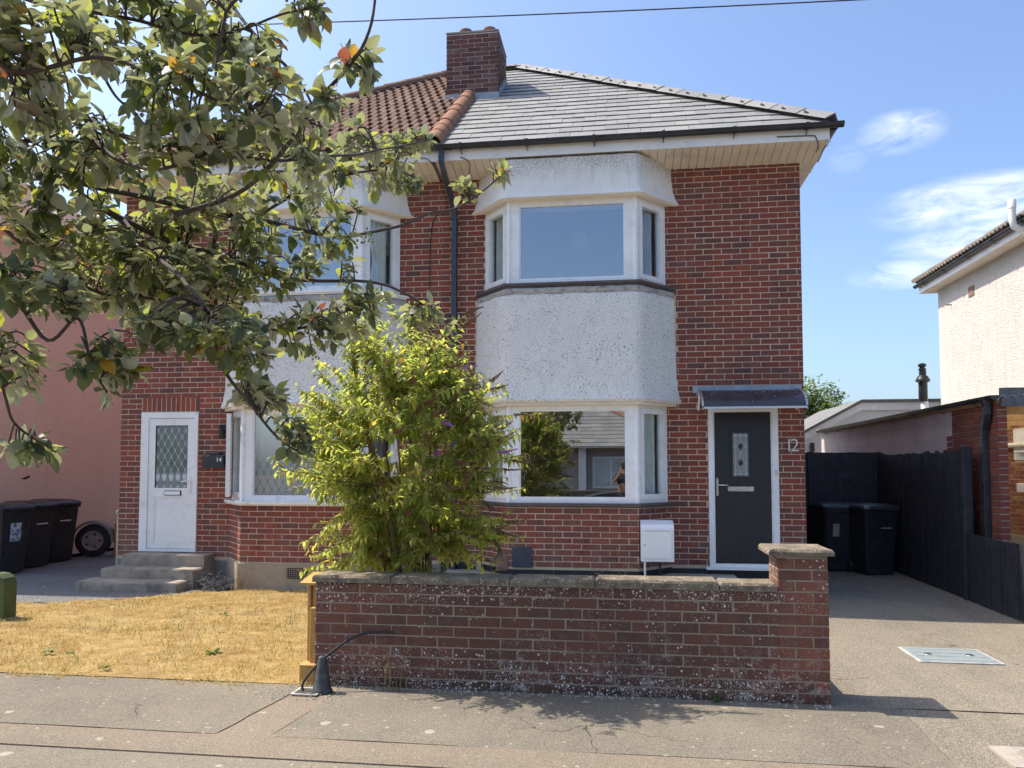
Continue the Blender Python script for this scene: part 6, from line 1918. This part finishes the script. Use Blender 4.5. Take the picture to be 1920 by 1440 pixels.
def buddleia():
    r = random.Random(33)
    base = Vector((-1.74,6.42,.27))
    bu = thing('buddleia_bush', base, 'leafy green buddleia bush with brown and purple flower spikes behind the wall', 'bush')
    meshes = [leaf_mesh('leaf', M['buddleia_leaf'], 1, w, 5, f, c, .8, 0, .02, s) for w, f, c, s in ((.46,.3,.45,1),(.52,.2,.75,2),(.38,.5,.3,3),(.48,-.2,.5,4))]
    leaves = []; shoots = MB(); pan = []
    def stem_obj(P, r0, r1):
        n = len(P); obj('stem', MB().tube(P, [r0+(r1-r0)*i/(n-1) for i in range(n)], 6), M['bud_stem'], bu, smooth=60)
    def shoot(p, d, L, flower, start=0.0):
        P = [Vector(p)]; d = d.normalized(); n = max(4, int(L/.038))
        for i in range(n):
            d = (d+Vector((r.uniform(-.10,.10),r.uniform(-.10,.10),-.022+r.uniform(-.06,.06)))).normalized(); P.append(P[-1]+d*(L/n))
        shoots.tube(P, [.0042-(.0026)*i/n for i in range(n+1)], 4, False)
        for i in range(1, n+1):
            t = i/n
            if t < start: continue
            ax = (P[i]-P[i-1]).normalized(); a = r.uniform(0,3.14)+(i%2)*1.57
            s_ = ax.cross(Vector((0,0,1))); s_ = s_.normalized() if s_.length > .05 else Vector((1,0,0)); u_ = s_.cross(ax)
            for k in (0,3.14):
                dd = ax*.55+(s_*math.cos(a+k)+u_*math.sin(a+k))*.85; dd.z -= .25
                leaves.append((P[i], dd, Vector((r.uniform(-.4,.4),r.uniform(-.4,.4),1)), r.uniform(.042,.085)*(1.15-.35*t), r.randrange(4)))
        if flower: pan.append((P[-1], (P[-1]-P[-3]).normalized()))
        return P
    # outline of the bush: ellipsoid with an arching spray to the right
    C0 = Vector((-1.86,6.36,1.75)); RX, RY, RZ = .78, .64, 1.08
    tips = []
    for i in range(260):
        while True:
            v = Vector((r.uniform(-1,1),r.uniform(-1,1),r.uniform(-.95,1)))
            if .35 < v.length <= 1: break
        nar = 1-.25*max(0,v.z)-.42*max(0,-v.z)**1.5
        tips.append(C0+Vector((v.x*RX*nar,v.y*RY*nar,v.z*RZ*(.9+.1*noise.noise(v*2)))))
    for i in range(26): tips.append(Vector((-1.25+r.uniform(-.15,.22),6.55+r.uniform(-.35,.45),r.uniform(1.0,2.4))))
    for i in range(10): tips.append(Vector((r.uniform(-1.5,-1.1),6.3+r.uniform(-.35,.5),r.uniform(.95,1.4))))
    for i in range(14): tips.append(Vector((-2.45+r.uniform(-.15,.25),6.45+r.uniform(-.3,.35),r.uniform(.75,1.7))))
    for i in range(9): tips.append(Vector((-2.72+r.uniform(-.12,.1),6.5+r.uniform(-.2,.2),r.uniform(1.65,2.05))))
    for i in range(22): tips.append(Vector((-1.75+r.uniform(-.35,.55),5.78+r.uniform(-.16,.25),r.uniform(1.9,2.7))))
    stems = []
    for i in range(22):
        a = i*.2856*3.1; q = r.uniform(.05,.22); b0 = base+Vector((q*math.cos(a),q*.7*math.sin(a),0))
        top = C0+Vector((math.cos(a)*RX*r.uniform(.25,.75),math.sin(a)*RY*r.uniform(.25,.75),r.uniform(-.1,.8)))
        mid = b0.lerp(top,.45)+Vector((-math.cos(a)*.06,0,.14))
        P = spline([b0,mid,top],5); stem_obj(P, r.uniform(.010,.020), .005); stems.append(P)
    for t in tips:
        P = min(stems, key=lambda S: min((q-t).length for q in S)); q = min(P[3:], key=lambda q: (q-t).length+max(0,q.z-t.z+.0)*1.2)
        L = (t-q).length
        flower = r.random() < .2 or (t.x > -1.4 and r.random() < .75)
        d = (t-q)+Vector((0,0,L*.25))
        P2 = shoot(q, d, L*1.05+.10, flower, .12)
        for k in range(r.randint(2,4)):
            j = r.randrange(1,len(P2)); o = (P2[j]-C0); o.z *= .6
            if o.length < .1: o = Vector((1,0,0))
            dd = (o.normalized()+Vector((r.uniform(-.8,.8),r.uniform(-.8,.8),r.uniform(-.1,.7))))
            shoot(P2[j], dd, r.uniform(.14,.32), r.random() < .09)
    for k in range(16):   # low growth at the foot
        shoot(base+Vector((r.uniform(-.65,.75),r.uniform(-.3,.3),.15)), Vector((r.uniform(-.6,.6),r.uniform(-.5,.3),1)), r.uniform(.3,.55), False)
    obj('shoots', shoots, M['bud_stem'], bu, kind='stuff')
    pan = sorted(pan, key=lambda q: -q[0].x)[:110]
    for i, (p, d) in enumerate(pan):
        b = MB(); L = r.uniform(.10,.20); purple = i % 9 == 4 and p.z > 1.6
        cur = Vector((0,0,-1))*.25 if r.random() < .4 else Vector((0,0,.15))
        n = 9; Q = [p+d*(L*k/n)+cur*(L*(k/n)**2) for k in range(n+1)]
        b.tube(Q, .002, 4)
        for k in range(n+1):
            rad = (.014 if not purple else .016)*(1-.75*k/n)+.002
            for m in range(6):
                a = m*1.05+k*.5; o = Vector((math.cos(a),math.sin(a),r.uniform(-.3,.3))); o -= d*o.dot(d)*.7
                e = Q[k]+o.normalized()*rad; s = rad*.42+.0015
                b.add([tuple(e+Vector((s,0,0))),tuple(e+Vector((-s*.6,s,0))),tuple(e+Vector((-s*.6,-s,0))),tuple(e+Vector((0,0,s*1.3))),tuple(e-Vector((0,0,s*1.3)))],[(0,1,3),(1,2,3),(2,0,3),(1,0,4),(2,1,4),(0,2,4)])
        o_ = obj('flower_spike', b, M['panicle_purple'] if purple else M['panicle_brown'], bu)
        if purple: o_['label'] = 'purple flower spike'
    scatter_leaves(bu, leaves, meshes, 'leaf', 300, lambda l: l[0].y/l[3])
buddleia()
# ---------------------------------------------------------------- small plants
def tuft(name, loc, label, cat, n, L, mat, spread=.9, w=.004, seeds=0, seed=0, group=None):
    r = random.Random(seed); t = thing(name, loc, label, cat, group); b = MB(); h = MB()
    for i in range(n):
        a = r.uniform(0,6.28); l = L*r.uniform(.55,1.1); s = r.uniform(.1,spread)
        p = Vector(loc)+Vector((r.gauss(0,L*.12),r.gauss(0,L*.12),0)); d = Vector((math.cos(a)*s,math.sin(a)*s,1)).normalized()
        q = p+d*l*.6; e = q+(d+Vector((math.cos(a)*s*.6,math.sin(a)*s*.6,-.25))).normalized()*l*.4
        sd = Vector((-math.sin(a),math.cos(a),0))*w
        b.add([tuple(p-sd),tuple(p+sd),tuple(q+sd*.8),tuple(q-sd*.8),tuple(e)],[(0,1,2,3),(3,2,4)])
        if seeds and i < seeds:
            for k in range(5):
                c = e+Vector((r.gauss(0,.012),r.gauss(0,.012),.012*k-.02)); g = .006
                h.add([tuple(c+Vector((g,0,0))),tuple(c+Vector((-g,g,0))),tuple(c+Vector((-g,-g,0))),tuple(c+Vector((0,0,g*2.2)))],[(0,1,3),(1,2,3),(2,0,3)])
    obj('blades', b, mat, t)
    if h.v: obj('seed_heads', h, M['dry_stalk'], t)
    return t
tuft('dry_weed', (-.05,6.12,.27), 'tall straw coloured dry weed rising behind the wall coping left of the meter box', 'weed', 14, .72, M['dry_stalk'], .22, .003, 9, 3)
tuft('dry_weed', (-.55,6.10,.27), 'single bent dry stalk behind the coping right of the buddleia', 'weed', 4, .68, M['dry_stalk'], .16, .003, 2, 8)
tuft('dry_weed', (-1.72,5.72,.0), 'small dried yellow weed growing up the wall near the cable', 'weed', 12, .27, M['dry_stalk'], .6, .004, 8, 5)
tuft('dry_weed', (-5.05,9.93,.02), 'dry tall grass clump at the corner of the rendered bay plinth', 'weed', 26, .42, M['dry_stalk'], .4, .003, 6, 6)
tuft('green_weed', (.62,5.75,.0), 'small green weed at the wall foot in the plant shadow', 'weed', 12, .10, M['weed_leaf'], 1.0, .006, 0, 7)
def rosette(loc, R0, label, seed, n=14):
    r = random.Random(seed); t = thing('lawn_weed', loc, label, 'weed', 'green weeds in the dry lawn'); b = MB()
    for i in range(n):
        a = r.uniform(0,6.28); l = R0*r.uniform(.6,1.1); w = l*.17; p = Vector(loc)+Vector((0,0,.012)); d = Vector((math.cos(a),math.sin(a),r.uniform(.1,.7))).normalized(); s = Vector((-math.sin(a),math.cos(a),0))
        q = p+d*l*.55; e = p+d*l+Vector((0,0,-.2*l))
        b.add([tuple(p),tuple(q+s*w),tuple(e),tuple(q-s*w)],[(0,1,2,3)])
    obj('leaves', b, M['weed_leaf'], t)
rosette((-3.55,6.52,.02), .085, 'dark green dandelion clump on the dry lawn near the timber screen', 1, 20)
rosette((-5.0,6.35,.02), .07, 'green weed pair on the dry lawn in line with the white door', 2, 12)
rosette((-4.75,6.30,.02), .055, 'smaller green weed just right of a larger one on the dry lawn', 3, 10)
rosette((-4.15,5.92,.02), .08, 'flat green weed patch near the front edge of the dry lawn', 4, 14)
rosette((-4.35,8.2,.02), .07, 'green weed in the middle of the dry lawn before the bay', 5, 10)
rosette((-3.40,9.85,.02), .09, 'bright green grass tuft at the bay plinth below the airbrick', 6, 18)
rosette((-5.8,6.7,.02), .055, 'little grey green weed at the left of the dry lawn', 7, 10)
rosette((-3.9,7.3,.02), .06, 'thin green weed on the dry lawn behind the dandelion', 8, 9)
def heap():
    r = random.Random(4); t = thing('dead_shrub', (-5.45,9.95,0), 'grey dead shrub heap in the corner beside the concrete steps', 'shrub'); b = MB()
    for i in range(420):
        p = Vector((-5.42+r.gauss(0,.17),9.98+r.gauss(0,.13),abs(r.gauss(0,.09)))); d = Vector((r.uniform(-1,1),r.uniform(-1,1),r.uniform(-.2,.9))).normalized()
        b.tube([tuple(p),tuple(p+d*.05),tuple(p+d*.09+Vector((0,0,r.uniform(-.03,.03))))], [.004,.003,.0015], 3, False)
    obj('dead_twigs', b, M['timber_weathered'], t, kind='stuff')
heap()
def far_tree():
    r = random.Random(9); base = Vector((8.4,34,0)); t = thing('far_tree', base, 'small yellow green tree top showing above the white garage roof', 'tree')
    obj('trunk', MB().tube([(8.4,34,0),(8.35,34,1.8),(8.3,34,3.0)], [.16,.12,.07], 8), M['bark'], t)
    b = MB(); tw = MB()
    for i in range(110):
        v = Vector((r.gauss(0,.6),r.gauss(0,.5),r.gauss(0,.5))); c = Vector((7.75,34,3.95))+v
        tw.tube([(8.3,34,2.9),tuple(Vector((8.1,34,3.3))+v*.5),tuple(c)], [.03,.02,.006], 4, False)
        for k in range(34):
            p = c+Vector((r.gauss(0,.17),r.gauss(0,.17),r.gauss(0,.13))); d = Vector((r.uniform(-1,1),r.uniform(-1,1),r.uniform(-.6,.6))).normalized(); s = r.uniform(.10,.18); w = d.cross(Vector((0,.3,1))).normalized()*s*.35
            b.add([tuple(p),tuple(p+d*s*.5+w),tuple(p+d*s),tuple(p+d*s*.5-w)],[(0,1,2,3)])
    obj('crown', b, M['hedge_leaf'], t, kind='stuff'); obj('limbs', tw, M['bark'], t, kind='stuff')
far_tree()
